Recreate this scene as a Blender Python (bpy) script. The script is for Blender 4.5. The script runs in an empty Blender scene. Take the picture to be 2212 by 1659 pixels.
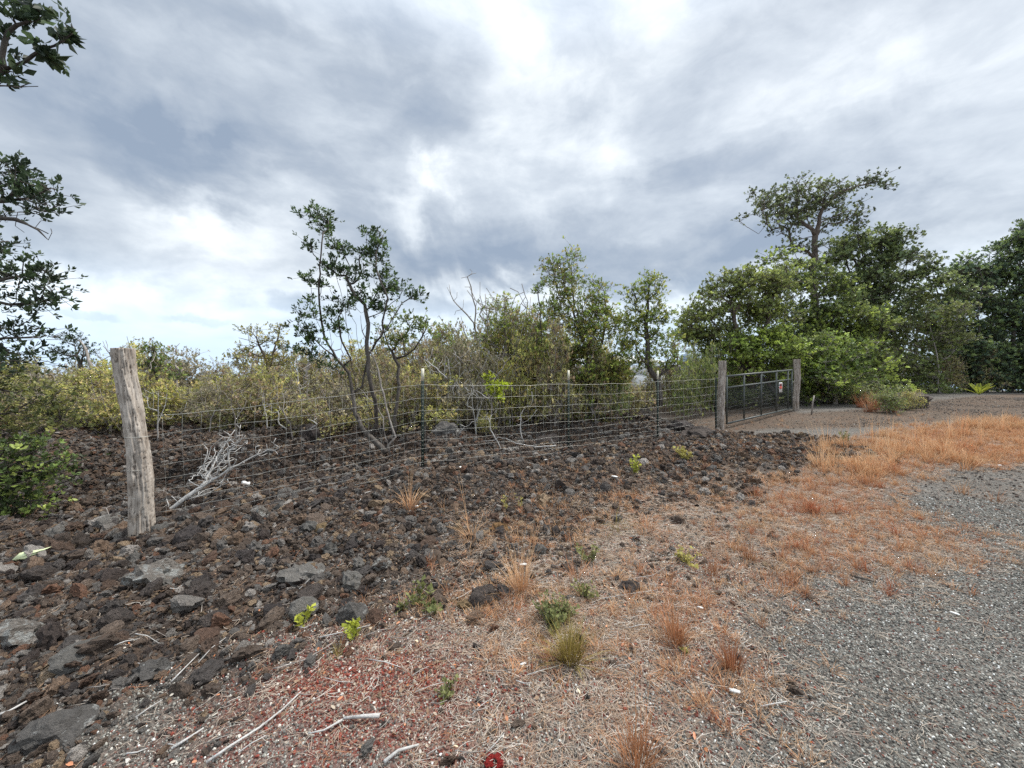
import bpy, math, random
import numpy as np
from mathutils import Vector, Matrix, Euler, noise as mnoise

R = math.radians
scene = bpy.context.scene
col = scene.collection
F = 1515.0            # focal length in photo pixels (photo 4032 wide)
CX, HY, EYE = 2016.0, 1485.0, 1.6

# ------------------------------------------------------------------ camera
cd = bpy.data.cameras.new("camera"); cam = bpy.data.objects.new("camera", cd); col.objects.link(cam)
cd.sensor_width = 36.0; cd.lens = 36.0 * F / 4032.0
cd.shift_y = -27.0 / 4032.0
cd.clip_start = 0.05; cd.clip_end = 200000
cam.location = (0, 0, EYE); cam.rotation_euler = (R(90), 0, 0)
scene.camera = cam
scene.view_settings.view_transform = 'Standard'; scene.view_settings.look = 'None'
scene.view_settings.exposure = 1.46; scene.view_settings.gamma = 1.0
scene.view_settings.use_curve_mapping = False
try:
    scene.cycles.max_bounces = 6; scene.cycles.diffuse_bounces = 3; scene.cycles.glossy_bounces = 2
    scene.cycles.transparent_max_bounces = 6; scene.cycles.use_denoising = False
except Exception: pass

# ------------------------------------------------------------------ sky
SUN_EL, SUN_AZ = 56.0, 62.0      # azimuth clockwise from the view direction (+Y)
world = bpy.data.worlds.new("World"); scene.world = world; world.use_nodes = True
wt = world.node_tree; wt.nodes.clear()
def N(t, ty, **kw):
    n = t.nodes.new(ty)
    for k, v in kw.items():
        if k.startswith('i_'):
            key = k[2:]; n.inputs[int(key) if key.isdigit() else key].default_value = v
        else: setattr(n, k, v)
    return n
L = lambda t, a, b: t.links.new(a, b)
def build_sky(t):
    out = N(t, 'ShaderNodeOutputWorld'); bg = N(t, 'ShaderNodeBackground'); bg.inputs[1].default_value = 0.1
    L(t, bg.outputs[0], out.inputs[0])
    tc = N(t, 'ShaderNodeTexCoord')
    D = tc.outputs['Generated']
    def vm(op, a, b=None, s=None):
        n = N(t, 'ShaderNodeVectorMath', operation=op)
        for i, v in enumerate((a, b)):
            if v is None: continue
            if hasattr(v, 'is_linked'): L(t, v, n.inputs[i])
            else: n.inputs[i].default_value = v
        if s is not None: n.inputs['Scale'].default_value = s
        return n.outputs['Value'] if op in ('LENGTH', 'DOT_PRODUCT') else n.outputs[0]
    def m(op, a, b=0.0, c=0.0, clamp=False):
        n = N(t, 'ShaderNodeMath', operation=op); n.use_clamp = clamp
        for i, v in enumerate((a, b, c)):
            if hasattr(v, 'is_linked'): L(t, v, n.inputs[i])
            else: n.inputs[i].default_value = v
        return n.outputs[0]
    nd = vm('NORMALIZE', D)
    sep = N(t, 'ShaderNodeSeparateXYZ'); L(t, nd, sep.inputs[0])
    # cloud deck: the direction cut with a layer high above
    zc = m('MAXIMUM', sep.outputs[2], 0.0)
    inv = m('DIVIDE', 1.0, m('ADD', zc, 0.30))
    deck = vm('MULTIPLY', nd, None); dn = deck.node
    cmb = N(t, 'ShaderNodeCombineXYZ'); L(t, inv, cmb.inputs[0]); L(t, inv, cmb.inputs[1]); cmb.inputs[2].default_value = 0.6
    L(t, cmb.outputs[0], dn.inputs[1])
    def noise(vec, scale, detail=6, rough=.55, dist=0.0, off=(0, 0, 0)):
        mp = N(t, 'ShaderNodeMapping'); mp.inputs['Location'].default_value = off; L(t, vec, mp.inputs[0])
        n = N(t, 'ShaderNodeTexNoise'); L(t, mp.outputs[0], n.inputs['Vector'])
        n.inputs['Scale'].default_value = scale; n.inputs['Detail'].default_value = detail
        n.inputs['Roughness'].default_value = rough; n.inputs['Distortion'].default_value = dist
        return n
    big = noise(deck, 0.95, 5, .5, .4, (3.1, 1.7, 0)).outputs[0]
    fine = noise(deck, 3.0, 7, .58, .5, (7.3, 2.2, 0)).outputs[0]
    wisp = noise(nd, 3.2, 6, .55, .6, (1.3, 5.2, 2.0))
    # wobble the direction so that the large masses get torn edges
    wob = vm('SCALE', vm('SUBTRACT', wisp.outputs['Color'], (.5, .5, .5)), None, .34)
    wob2 = vm('SCALE', vm('SUBTRACT', noise(nd, 9, 5, .6).outputs['Color'], (.5, .5, .5)), None, .10)
    wd = vm('ADD', vm('ADD', nd, wob), wob2)
    # large cloud masses by where they hang: x, y (in a 2212 px wide picture), radii, brightness
    masses = [
        (330, 320, 420, 130, -.40), (700, 200, 260, 90, -.10), (560, 400, 200, 70, -.16), (60, 430, 230, 90, -.18), (860, 270, 190, 110, -.16), (330, 560, 330, 36, -.12),
        (1150, 560, 420, 70, -.28), (1480, 590, 300, 50, -.22), (1530, 415, 260, 60, -.28), (1850, 520, 300, 60, -.16), (1020, 590, 240, 40, -.16),
        (450, 480, 170, 40, .30), (640, 430, 90, 60, .40), (1180, 60, 260, 110, -.14), (1120, 230, 110, 120, .22), (1330, 320, 160, 80, .20),
        (960, 420, 80, 45, .35), (860, 480, 60, 40, .25), (1740, 230, 260, 120, .10), (160, 120, 280, 100, .08), (2150, 300, 160, 200, .16),
        (620, 60, 420, 60, -.10), (1900, 90, 260, 60, -.06), (250, 640, 600, 60, .14), (1260, 660, 420, 40, .26), (30, 600, 200, 40, .12),
        (640, 655, 46, 20, -.34), (160, 676, 60, 9, -.30), (430, 690, 42, 9, -.26), (960, 665, 60, 18, -.26), (1080, 620, 60, 14, -.1),
        (2212, 620, 300, 60, .12), (1700, 560, 200, 20, .12)]
    acc = m('MULTIPLY_ADD', m('SUBTRACT', big, .5), .60, .49)
    acc = m('MULTIPLY_ADD', m('SUBTRACT', fine, .5), .34, acc)
    flat = vm('MULTIPLY', nd, (1, 1, 2.3))
    b1 = noise(vm('ADD', flat, vm('SCALE', wob, None, .5)), 2.6, 9, .56, .35, (4.1, 2.2, 1.0)).outputs[0]; b2 = noise(flat, 8.0, 8, .6, .4, (1.1, 7.2, 3.0)).outputs[0]
    acc = m('MULTIPLY_ADD', m('SUBTRACT', b1, .5), .95, acc)
    acc = m('MULTIPLY_ADD', m('SUBTRACT', b2, .5), .42, acc)
    ff = noise(vm('ADD', deck, wob), 7.5, 6, .6, .3, (2.3, 8.2, 0)).outputs[0]
    acc = m('MULTIPLY_ADD', m('SUBTRACT', ff, .5), .12, acc)
    for (x, y, rx, ry, a) in masses:
        c = Vector(((x - 1106) / 831, 1.0, (815 - y) / 831)); l = c.length; c /= l
        sx = 831 * l * l / (rx * math.sqrt(1 + ((x-1106)/831)**2)) ; sz = 831 * l / ry
        src = wd if ry > 22 else vm('ADD', nd, wob2)
        dd = vm('MULTIPLY', vm('SUBTRACT', src, tuple(c)), (sx * .72, sx * .5, sz * .72))
        ln = vm('LENGTH', dd)
        mr = N(t, 'ShaderNodeMapRange', interpolation_type='SMOOTHSTEP'); L(t, ln, mr.inputs[0])
        mr.inputs[1].default_value = 0.0 if ry > 22 else .45; mr.inputs[2].default_value = 1.15; mr.inputs[3].default_value = a; mr.inputs[4].default_value = 0
        acc = m('ADD', acc, mr.outputs[0])
    ramp = N(t, 'ShaderNodeValToRGB'); L(t, acc, ramp.inputs[0])
    e = ramp.color_ramp.elements
    e[0].position = 0.0; e[0].color = (.21, .26, .335, 1); e[1].position = 1.0; e[1].color = (.88, .895, .885, 1)
    for p, c in ((.25, (.315, .36, .42)), (.48, (.455, .50, .55)), (.70, (.63, .67, .70))):
        q = e.new(p); q.color = (*c, 1)
    # pale blue veil towards the horizon
    hz = N(t, 'ShaderNodeMapRange', interpolation_type='SMOOTHSTEP'); L(t, sep.outputs[2], hz.inputs[0])
    hz.inputs[1].default_value = .0; hz.inputs[2].default_value = .26; hz.inputs[3].default_value = .92; hz.inputs[4].default_value = 0
    mixh = N(t, 'ShaderNodeMix', data_type='RGBA'); L(t, hz.outputs[0], mixh.inputs[0]); L(t, ramp.outputs[0], mixh.inputs[6])
    mixh.inputs[7].default_value = (.50, .64, .80, 1)
    # an overcast sky is brighter overhead
    zen = N(t, 'ShaderNodeMapRange'); L(t, sep.outputs[2], zen.inputs[0])
    zen.inputs[1].default_value = .62; zen.inputs[2].default_value = 1; zen.inputs[3].default_value = 1; zen.inputs[4].default_value = 2.3
    sc = vm('SCALE', mixh.outputs[2], None); L(t, m('MULTIPLY', zen.outputs[0], 5.7), sc.node.inputs['Scale'])
    sky = N(t, 'ShaderNodeTexSky', sky_type='NISHITA'); sky.sun_disc = False
    sky.sun_elevation = R(SUN_EL); sky.sun_rotation = R(SUN_AZ); sky.air_density = 1.2; sky.dust_density = 2
    mx = N(t, 'ShaderNodeMix', data_type='RGBA'); mx.inputs[0].default_value = .96
    L(t, sky.outputs[0], mx.inputs[6]); L(t, sc, mx.inputs[7])
    L(t, mx.outputs[2], bg.inputs[0])
build_sky(wt)
try: world.cycles.sampling_method = 'MANUAL'; world.cycles.sample_map_resolution = 512
except Exception: pass
sd = bpy.data.lights.new("sun", 'SUN'); sun = bpy.data.objects.new("sun", sd); col.objects.link(sun)
sd.energy = 1.5; sd.angle = R(10); sd.color = (1, .96, .9)
_d = Vector((math.sin(R(SUN_AZ)) * math.cos(R(SUN_EL)), math.cos(R(SUN_AZ)) * math.cos(R(SUN_EL)), math.sin(R(SUN_EL))))
sun.rotation_euler = _d.to_track_quat('Z', 'Y').to_euler()

# ------------------------------------------------------------------ maths helpers
rng = np.random.default_rng(7); random.seed(7)
def lattice_noise(x, y, seed):
    xi = np.floor(x).astype(np.int64); yi = np.floor(y).astype(np.int64); fx = x - xi; fy = y - yi
    def h(a, b):
        v = (a * 374761393 + b * 668265263 + seed * 974634777) & 0xFFFFFFFF
        v = ((v ^ (v >> 13)) * 1274126177) & 0xFFFFFFFF
        return ((v ^ (v >> 16)) & 0xFFFFFF) / 0xFFFFFF
    sx = fx * fx * (3 - 2 * fx); sy = fy * fy * (3 - 2 * fy)
    return (h(xi, yi) * (1 - sx) + h(xi + 1, yi) * sx) * (1 - sy) + (h(xi, yi + 1) * (1 - sx) + h(xi + 1, yi + 1) * sx) * sy
def fbm(x, y, scale, seed=1, octs=4, gain=.5):
    s = 0; a = 1; tot = 0
    for o in range(octs):
        s = s + a * (lattice_noise(x * scale + 17.3 * o, y * scale - 9.1 * o, seed + o) - .5); tot += a; a *= gain; scale *= 2.03
    return s / tot * 2
def smooth(a, b, x):
    t = np.clip((x - a) / (b - a), 0, 1); return t * t * (3 - 2 * t)

CTRL = np.array([
    (0, 0, 0), (0, 1.6, 0), (2.2, 1.8, 0), (-2.2, 1.8, 0), (5, 0, 0), (-5, 0, 0), (0, -6, 0), (9, -4, .1), (-10, -4, -.1), (2, 3.6, .06), (-1.5, 3.2, .06),
    (5.9, 4.4, .1), (8, 6, .35), (14.9, 11.2, .75), (25, 20, .8), (4.9, 5.4, .3),
    (-3.69, 3.81, 0), (-1.24, 5.21, .31), (.93, 6.52, .27), (2.92, 7.72, .30), (4.84, 8.87, .39), (8.29, 11.2, .62),
    (-5.4, 6.2, .0), (-9, 9, .38), (-5.5, 9.5, .32), (-8, 4, .0), (-12, 8, .2), (0, 10, .3), (0, 15, .35), (6.3, 14, .5), (3.7, 11.7, .4), (12, 14, .75), (18, 18, .85),
    (-15, 15, .0), (-7, 16, .1), (10, 22, .8), (0, 24, .1), (20, 6, .8), (-20, 2, -.2), (-14, 24, -.6), (16, 26, .9)], float)
def _solve():
    P = CTRL[:, :2]; n = len(P); r = np.linalg.norm(P[:, None] - P[None], axis=2)
    A = np.zeros((n + 3, n + 3)); A[:n, :n] = r + np.eye(n) * -.02; A[:n, n] = 1; A[:n, n+1:] = P; A[n:, :n] = A[:n, n:].T
    b = np.zeros(n + 3); b[:n] = CTRL[:, 2]; return np.linalg.solve(A, b)
_W = _solve()
def H0(x, y):
    x = np.asarray(x, float); y = np.asarray(y, float); sh = x.shape; xf = x.ravel(); yf = y.ravel()
    rr = np.hypot(xf, yf); k = np.minimum(1, 32 / np.maximum(rr, 1e-6)); xc = xf * k; yc = yf * k
    z = _W[-3] + _W[-2] * xc + _W[-1] * yc
    for i, (px, py, _) in enumerate(CTRL): z = z + _W[i] * np.hypot(xc - px, yc - py)
    z = np.clip(z, -1.2, 1.1)
    far = np.maximum(0, rr - 30); z = z - far * .05 * smooth(30, 80, rr)
    return z.reshape(sh)
def G0(x, y): return float(H0(np.array([x]), np.array([y]))[0])
def P3(px, py, d): return Vector(((px - CX) / F * d, d, EYE - (py - HY) / F * d))
def on_ground(px, py):       # where the sight line through a photo point meets the ground
    d = 3.0
    for _ in range(60):
        g = G0((px - CX) / F * d, d); nd_ = (EYE - g) * F / max(py - HY, 8); d = d * .6 + min(nd_, 60) * .4
    return ((px - CX) / F * d, d)
def poly(pts, k=4032 / 2212):
    return np.array([on_ground(x * k, y * k) for x, y in pts])
def inside(pg, x, y):
    c = np.zeros(x.shape, bool); n = len(pg); j = n - 1
    for i in range(n):
        xi, yi = pg[i]; xj, yj = pg[j]
        with np.errstate(divide='ignore', invalid='ignore'):
            cond = ((yi > y) != (yj > y)) & (x < (xj - xi) * (y - yi) / (yj - yi + 1e-12) + xi)
        c ^= cond; j = i
    return c
def softmask(pg, x, y, w=.25, seed=5, jit=.25):
    jx = x + jit * fbm(x, y, 1.7, seed, 4); jy = y + jit * fbm(x, y, 1.7, seed + 40, 4)
    s = np.zeros(x.shape)
    offs = [(0, 0), (w, 0), (-w, 0), (0, w), (0, -w), (w * .7, w * .7), (-w * .7, w * .7), (w * .7, -w * .7), (-w * .7, -w * .7)]
    for ox, oy in offs: s += inside(pg, jx + ox, jy + oy)
    return s / len(offs)
# zones of the ground, outlined on the photograph and laid on the terrain
Z_LAVA = poly([(-700, 1659), (200, 1659), (330, 1545), (520, 1405), (650, 1352), (800, 1318), (950, 1298), (1080, 1255), (1120, 1180), (1300, 1110), (1560, 1050),
               (1700, 1010), (1835, 985), (1850, 955), (1720, 940), (1600, 938), (1545, 940), (1400, 905), (1380, 880), (1150, 868), (800, 868), (300, 868), (-300, 870), (-700, 900)])
Z_LAVA = np.vstack([Z_LAVA, [(-9, 1.2)]])
Z_GRASS = poly([(1820, 962), (1960, 925), (2100, 912), (2330, 915), (2330, 985), (2050, 1010), (1935, 1030), (1895, 1070), (1920, 1115), (2080, 1150), (2165, 1190), (2120, 1220), (1950, 1240),
                (1800, 1235), (1650, 1240), (1600, 1160), (1640, 1060), (1740, 1020)])
Z_STRAW = poly([(960, 1150), (1100, 1090), (1350, 1060), (1600, 1015), (1690, 1240), (1690, 1340), (1600, 1460), (1540, 1659), (1060, 1659), (960, 1440), (760, 1370), (900, 1290), (980, 1220)])
Z_RED = poly([(330, 1659), (380, 1590), (560, 1400), (800, 1345), (1050, 1390), (1100, 1480), (1020, 1659)])
Z_ROAD = poly([(1300, 1900), (1470, 1659), (1570, 1480), (1640, 1350), (1690, 1250), (1800, 1243), (1950, 1250), (2120, 1230), (2180, 1190), (2090, 1145), (1925, 1110), (1900, 1070),
               (1940, 1035), (2050, 1015), (2330, 990), (2700, 1050), (2900, 1400), (2500, 2200)])
Z_ROAD = np.vstack([Z_ROAD, [(6, -3), (1.2, -3)]])
Z_DRIVE = poly([(1540, 935), (1600, 930), (1700, 925), (1850, 925), (1960, 915), (2100, 905), (2400, 908), (2700, 900), (2700, 852), (2330, 852), (2212, 850), (2080, 858), (1960, 878), (1830, 888), (1730, 893), (1690, 886), (1560, 872), (1430, 868), (1400, 895), (1480, 920)])

def masks(x, y):
    lava = softmask(Z_LAVA, x, y, .45, 3, .5)
    grass = softmask(Z_GRASS, x, y, .3, 13, .3)
    straw = softmask(Z_STRAW, x, y, .35, 23, .3)
    red = softmask(Z_RED, x, y, .3, 33, .3)
    road = softmask(Z_ROAD, x, y, .15, 43, .12)
    drive = softmask(Z_DRIVE, x, y, .15, 53, .2)
    beyond = ((y > 9.3 + .6 * x * (x > 0)) & (x < 3.2)).astype(float)
    lava = np.maximum(lava, beyond * smooth(8.5, 10, y) * (1 - drive))
    lava = np.maximum(lava, (x < -3.5).astype(float) * (y > -2) * (1 - road))
    return lava, grass, straw, red, road, drive
def relief(x, y, lava):
    near = 1 - smooth(25, 60, np.hypot(x, y))
    b = fbm(x, y, .9, 71, 3) * .13 + fbm(x, y, 3.1, 81, 3) * .06 + np.abs(fbm(x, y, 7.3, 91, 3)) * .05
    # the lava swells behind the corner post and drops into a dark hollow
    fl = smooth(.2, 1.6, y - (3.81 + .602 * (x + 3.69)))
    b = b * (1 + 1.5 * fl) * smooth(.6, 2.2, y)
    return lava * near * b + (1 - lava) * near * (fbm(x, y, 1.2, 61, 3) * .018)
def HH(x, y):
    x = np.asarray(x, float); y = np.asarray(y, float)
    return H0(x, y) + relief(x, y, masks(x, y)[0])
def GH(x, y): return float(HH(np.array([x]), np.array([y]))[0])
def gpt(px, py):
    x, y = on_ground(px, py); return Vector((x, y, GH(x, y)))

# ------------------------------------------------------------------ mesh helpers
def mesh_np(name, verts, faces, mat=None, colors=None, smooth_=False, mats=None, fm=None):
    """faces: (n,3) or (n,4) int array (or a list of such arrays)"""
    me = bpy.data.meshes.new(name)
    fl = faces if isinstance(faces, list) else [faces]
    fl = [np.asarray(f, np.int32) for f in fl if len(f)]
    nv = len(verts); me.vertices.add(nv); me.vertices.foreach_set('co', np.asarray(verts, np.float32).ravel())
    loops = np.concatenate([f.ravel() for f in fl]); tot = np.concatenate([np.full(len(f), f.shape[1], np.int32) for f in fl])
    me.loops.add(len(loops)); me.loops.foreach_set('vertex_index', loops)
    me.polygons.add(len(tot)); st = np.zeros(len(tot), np.int32); st[1:] = np.cumsum(tot)[:-1]
    me.polygons.foreach_set('loop_start', st); me.polygons.foreach_set('loop_total', tot)
    if smooth_: me.polygons.foreach_set('use_smooth', np.ones(len(tot), bool))
    me.update(calc_edges=True)
    if colors is not None:
        a = me.color_attributes.new('tint', 'FLOAT_COLOR', 'POINT')
        c = np.ones((nv, 4), np.float32); c[:, :colors.shape[1]] = colors; a.data.foreach_set('color', c.ravel())
    if mat: me.materials.append(mat)
    return me
def link(name, me, parent=None, **props):
    o = bpy.data.objects.new(name, me); col.objects.link(o)
    if parent is not None: o.parent = parent
    for k, v in props.items(): o[k] = v
    return o
def thing(name, label, cat, loc=(0, 0, 0), group=None, rotz=0):
    o = bpy.data.objects.new(name, None); col.objects.link(o); o.location = loc; o.rotation_euler = (0, 0, rotz)
    o.empty_display_size = .1
    o['label'] = label; o['category'] = cat
    if group: o['group'] = group
    return o
def tube(pts, rad, n=6, cap=True):
    pts = np.asarray(pts, float); m_ = len(pts); rad = np.broadcast_to(np.asarray(rad, float), (m_,))
    tg = np.gradient(pts, axis=0); tg /= np.linalg.norm(tg, axis=1)[:, None] + 1e-12
    ref = np.array([0, 0, 1.]) if abs(tg[0, 2]) < .9 else np.array([1., 0, 0])
    u = np.cross(tg[0], ref); u /= np.linalg.norm(u); V = []
    for i in range(m_):
        u = u - tg[i] * np.dot(u, tg[i]); u /= np.linalg.norm(u) + 1e-12; w = np.cross(tg[i], u)
        a = np.arange(n) * 2 * math.pi / n
        V.append(pts[i] + rad[i] * (np.cos(a)[:, None] * u + np.sin(a)[:, None] * w))
    V = np.concatenate(V); Fq = []
    for i in range(m_ - 1):
        for j in range(n):
            k = (j + 1) % n; Fq.append((i * n + j, i * n + k, (i + 1) * n + k, (i + 1) * n + j))
    Ft = []
    if cap:
        V = np.vstack([V, pts[:1], pts[-1:]]); c0 = len(V) - 2
        for j in range(n):
            k = (j + 1) % n; Ft.append((c0, k, j)); Ft.append((c0 + 1, (m_ - 1) * n + j, (m_ - 1) * n + k))
    return V, np.array(Fq, int).reshape(-1, 4), np.array(Ft, int).reshape(-1, 3)
class MB:
    def __init__(s): s.v = []; s.q = []; s.t = []; s.c = []; s.n = 0
    def add(s, V, q=None, t=None, c=None):
        V = np.asarray(V, float); s.v.append(V)
        if q is not None and len(q): s.q.append(np.asarray(q) + s.n)
        if t is not None and len(t): s.t.append(np.asarray(t) + s.n)
        if c is not None: s.c.append(np.broadcast_to(np.asarray(c, float), (len(V), 3)) if np.ndim(c) == 1 else c)
        s.n += len(V); return s
    def tube(s, pts, rad, n=6, c=None): V, q, t = tube(pts, rad, n); return s.add(V, q, t, c)
    def box(s, c, hx, hy, hz, M=None, colr=None):
        V = np.array([(x, y, z) for x in (-hx, hx) for y in (-hy, hy) for z in (-hz, hz)], float)
        if M is not None: V = V @ np.array(M.to_3x3()).T
        V = V + np.array(c)
        return s.add(V, [(0, 1, 3, 2), (4, 6, 7, 5), (0, 4, 5, 1), (2, 3, 7, 6), (0, 2, 6, 4), (1, 5, 7, 3)], None, colr)
    def mesh(s, name, mat=None, smooth_=False):
        fl = ([np.concatenate(s.q)] if s.q else []) + ([np.concatenate(s.t)] if s.t else [])
        return mesh_np(name, np.concatenate(s.v), fl, mat, np.concatenate(s.c) if s.c else None, smooth_)

# ------------------------------------------------------------------ materials
def mat(name):
    m_ = bpy.data.materials.new(name); m_.use_nodes = True; t = m_.node_tree
    return m_, t, t.nodes['Principled BSDF']
def ramp(t, fac, stops, interp='LINEAR'):
    r = N(t, 'ShaderNodeValToRGB'); L(t, fac, r.inputs[0]); e = r.color_ramp.elements; r.color_ramp.interpolation = interp
    while len(e) > 1: e.remove(e[-1])
    e[0].position = stops[0][0]; e[0].color = (*stops[0][1], 1)
    for p, c in stops[1:]: q = e.new(p); q.color = (*c, 1)
    return r.outputs[0]
def tnoise(t, vec, scale, detail=5, rough=.6, dist=0):
    n = N(t, 'ShaderNodeTexNoise'); L(t, vec, n.inputs['Vector']); n.inputs['Scale'].default_value = scale
    n.inputs['Detail'].default_value = detail; n.inputs['Roughness'].default_value = rough; n.inputs['Distortion'].default_value = dist
    return n.outputs[0]
def mixc(t, fac, a, b, mode='MIX'):
    n = N(t, 'ShaderNodeMix', data_type='RGBA', blend_type=mode)
    for i, v in ((0, fac), (6, a), (7, b)):
        if hasattr(v, 'is_linked'): L(t, v, n.inputs[i])
        else: n.inputs[i].default_value = v if i == 0 else (*v, 1)
    return n.outputs[2]
def bump(t, b, h, strength, dist):
    n = N(t, 'ShaderNodeBump'); n.inputs['Strength'].default_value = strength; n.inputs['Distance'].default_value = dist
    L(t, h, n.inputs['Height']); L(t, n.outputs[0], b.inputs['Normal']); return n
def rand_mat(name, stops, nscale=9, namt=.5, rough=.9, bumps=(30, .6, .02), interp='CONSTANT', patch=None, obj=True):
    """colour picked per piece, mottled by a noise in its own space"""
    m_, t, b = mat(name); oi = N(t, 'ShaderNodeObjectInfo'); tc = N(t, 'ShaderNodeTexCoord'); geo = N(t, 'ShaderNodeNewGeometry')
    c = ramp(t, oi.outputs['Random'], stops, interp)
    sp = tc.outputs['Object'] if obj else geo.outputs['Position']
    nz = tnoise(t, sp, nscale, 6, .65)
    k = ramp(t, nz, [(.25, (1 - namt,) * 3), (.5, (1, 1, 1)), (.75, (1 + namt,) * 3)])
    c = mixc(t, 1.0, c, k, 'MULTIPLY')
    if patch:
        pn = tnoise(t, sp, patch[1], 4, .7); f = ramp(t, pn, [(patch[2], (0, 0, 0)), (patch[2] + .08, (1, 1, 1))])
        c = mixc(t, f, c, patch[0])
    L(t, c, b.inputs['Base Color']); b.inputs['Roughness'].default_value = rough
    b.inputs['Specular IOR Level'].default_value = .25
    if bumps: bump(t, b, tnoise(t, sp, bumps[0], 6, .7), bumps[1], bumps[2])
    return m_
M = {}
# object space of a rock is its unit shape, so noise scales are per rock
M['rock'] = rand_mat('lava_rock', [(0, (0.108, 0.083, 0.072)), (.10, (0.200, 0.150, 0.118)), (.28, (0.272, 0.204, 0.158)), (.46, (0.158, 0.138, 0.127)), (.56, (0.344, 0.236, 0.165)), (.66, (0.258, 0.236, 0.215)), (.78, (0.373, 0.337, 0.301)), (.86, (0.316, 0.172, 0.112)), (.91, (0.516, 0.373, 0.244)), (.96, (0.603, 0.544, 0.487))],
                     2.6, .45, .92, (5.5, .9, .25), patch=((.30, .29, .27), 2.2, .64))
M['rock_grey'] = rand_mat('grey_lava', [(0, (.17, .16, .145)), (.4, (.215, .20, .18)), (.7, (.14, .13, .12))], 3, .35, .85, (7, .8, .12), patch=((.42, .42, .40), 2.0, .60))
M['rock_pale'] = rand_mat('lichened_lava', [(0, (0.282, 0.250, 0.218))], 3, .4, .9, (7, .9, .15), patch=((.5, .5, .47), 2.4, .50))
M['rock_ochre'] = rand_mat('ochre_lava', [(0, (.34, .20, .09)), (.5, (.38, .27, .15))], 3, .35, .9, (6, .9, .15))
M['rock_dark'] = rand_mat('dark_lava', [(0, (0.122, 0.102, 0.095)), (.5, (0.160, 0.131, 0.115))], 3, .4, .9, (5, 1, .25))
M['rock_rust'] = rand_mat('rust_lava', [(0, (0.256, 0.160, 0.115)), (.5, (0.218, 0.147, 0.109))], 3, .4, .9, (5, 1, .25))
M['gravel'] = rand_mat('road_chip', [(0, (0.081, 0.077, 0.070)), (.20, (0.174, 0.170, 0.153)), (.42, (0.269, 0.263, 0.233)), (.60, (0.378, 0.364, 0.320)), (.76, (0.218, 0.182, 0.153)), (.84, (0.538, 0.517, 0.465)), (.92, (0.190, 0.081, 0.061)), (.965, (0.750, 0.750, 0.714))], 2, .2, .85, None)
M['drivechip'] = rand_mat('drive_chip', [(0, (.09, .075, .065)), (.3, (.17, .145, .125)), (.6, (.25, .22, .19)), (.8, (.12, .09, .075)), (.95, (.42, .38, .33))], 2, .2, .9, None)
M['cinder'] = rand_mat('red_cinder', [(0, (.15, .05, .036)), (.2, (.24, .06, .042)), (.46, (.12, .085, .07)), (.60, (.24, .17, .135)), (.72, (.34, .29, .24)), (.80, (.17, .09, .07)), (.93, (.55, .51, .45))], 2, .2, .9, None)
M['straw'] = rand_mat('straw', [(0, (0.506, 0.396, 0.297)), (.30, (0.605, 0.506, 0.407)), (.50, (0.462, 0.297, 0.187)), (.68, (0.682, 0.616, 0.539)), (.84, (0.363, 0.297, 0.248)), (.94, (0.462, 0.209, 0.110))], 5, .2, .8, None)
M['leaflitter'] = rand_mat('leaf_litter', [(0, (.30, .20, .13)), (.35, (.42, .35, .27)), (.6, (.50, .45, .38)), (.82, (.44, .17, .07)), (.93, (.62, .60, .56))], 5, .2, .8, None)

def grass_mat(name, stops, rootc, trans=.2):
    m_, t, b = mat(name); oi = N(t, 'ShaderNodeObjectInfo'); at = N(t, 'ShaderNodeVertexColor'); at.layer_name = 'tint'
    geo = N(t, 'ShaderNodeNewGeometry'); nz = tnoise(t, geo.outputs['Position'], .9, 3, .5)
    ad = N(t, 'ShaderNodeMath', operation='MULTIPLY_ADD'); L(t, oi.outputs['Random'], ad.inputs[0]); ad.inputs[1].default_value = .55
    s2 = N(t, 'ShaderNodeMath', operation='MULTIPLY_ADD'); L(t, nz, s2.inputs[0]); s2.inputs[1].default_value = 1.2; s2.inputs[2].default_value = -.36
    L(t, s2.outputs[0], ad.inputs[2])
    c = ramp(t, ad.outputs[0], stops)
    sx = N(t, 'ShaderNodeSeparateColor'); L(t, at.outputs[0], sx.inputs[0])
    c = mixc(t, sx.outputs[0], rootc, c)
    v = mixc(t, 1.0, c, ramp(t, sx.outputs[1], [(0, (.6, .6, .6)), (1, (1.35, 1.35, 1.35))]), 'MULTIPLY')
    L(t, v, b.inputs['Base Color']); b.inputs['Roughness'].default_value = .7; b.inputs['Specular IOR Level'].default_value = .2
    tr = N(t, 'ShaderNodeBsdfTranslucent'); L(t, v, tr.inputs[0]); ms = N(t, 'ShaderNodeMixShader'); ms.inputs[0].default_value = trans
    L(t, b.outputs[0], ms.inputs[1]); L(t, tr.outputs[0], ms.inputs[2]); L(t, ms.outputs[0], t.nodes['Material Output'].inputs[0])
    return m_
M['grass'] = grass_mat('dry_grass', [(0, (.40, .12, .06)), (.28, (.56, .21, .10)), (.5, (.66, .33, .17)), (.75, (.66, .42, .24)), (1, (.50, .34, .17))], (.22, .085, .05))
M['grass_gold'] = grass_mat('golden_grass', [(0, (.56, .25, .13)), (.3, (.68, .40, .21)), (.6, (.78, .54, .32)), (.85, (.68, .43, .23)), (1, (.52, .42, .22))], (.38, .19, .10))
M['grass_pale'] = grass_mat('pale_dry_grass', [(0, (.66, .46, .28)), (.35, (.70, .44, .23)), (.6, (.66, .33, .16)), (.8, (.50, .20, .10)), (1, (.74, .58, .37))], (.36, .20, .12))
M['grass_green'] = grass_mat('gold_green_grass', [(0, (.36, .28, .08)), (.5, (.30, .27, .07)), (1, (.50, .36, .12))], (.20, .13, .05))
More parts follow.
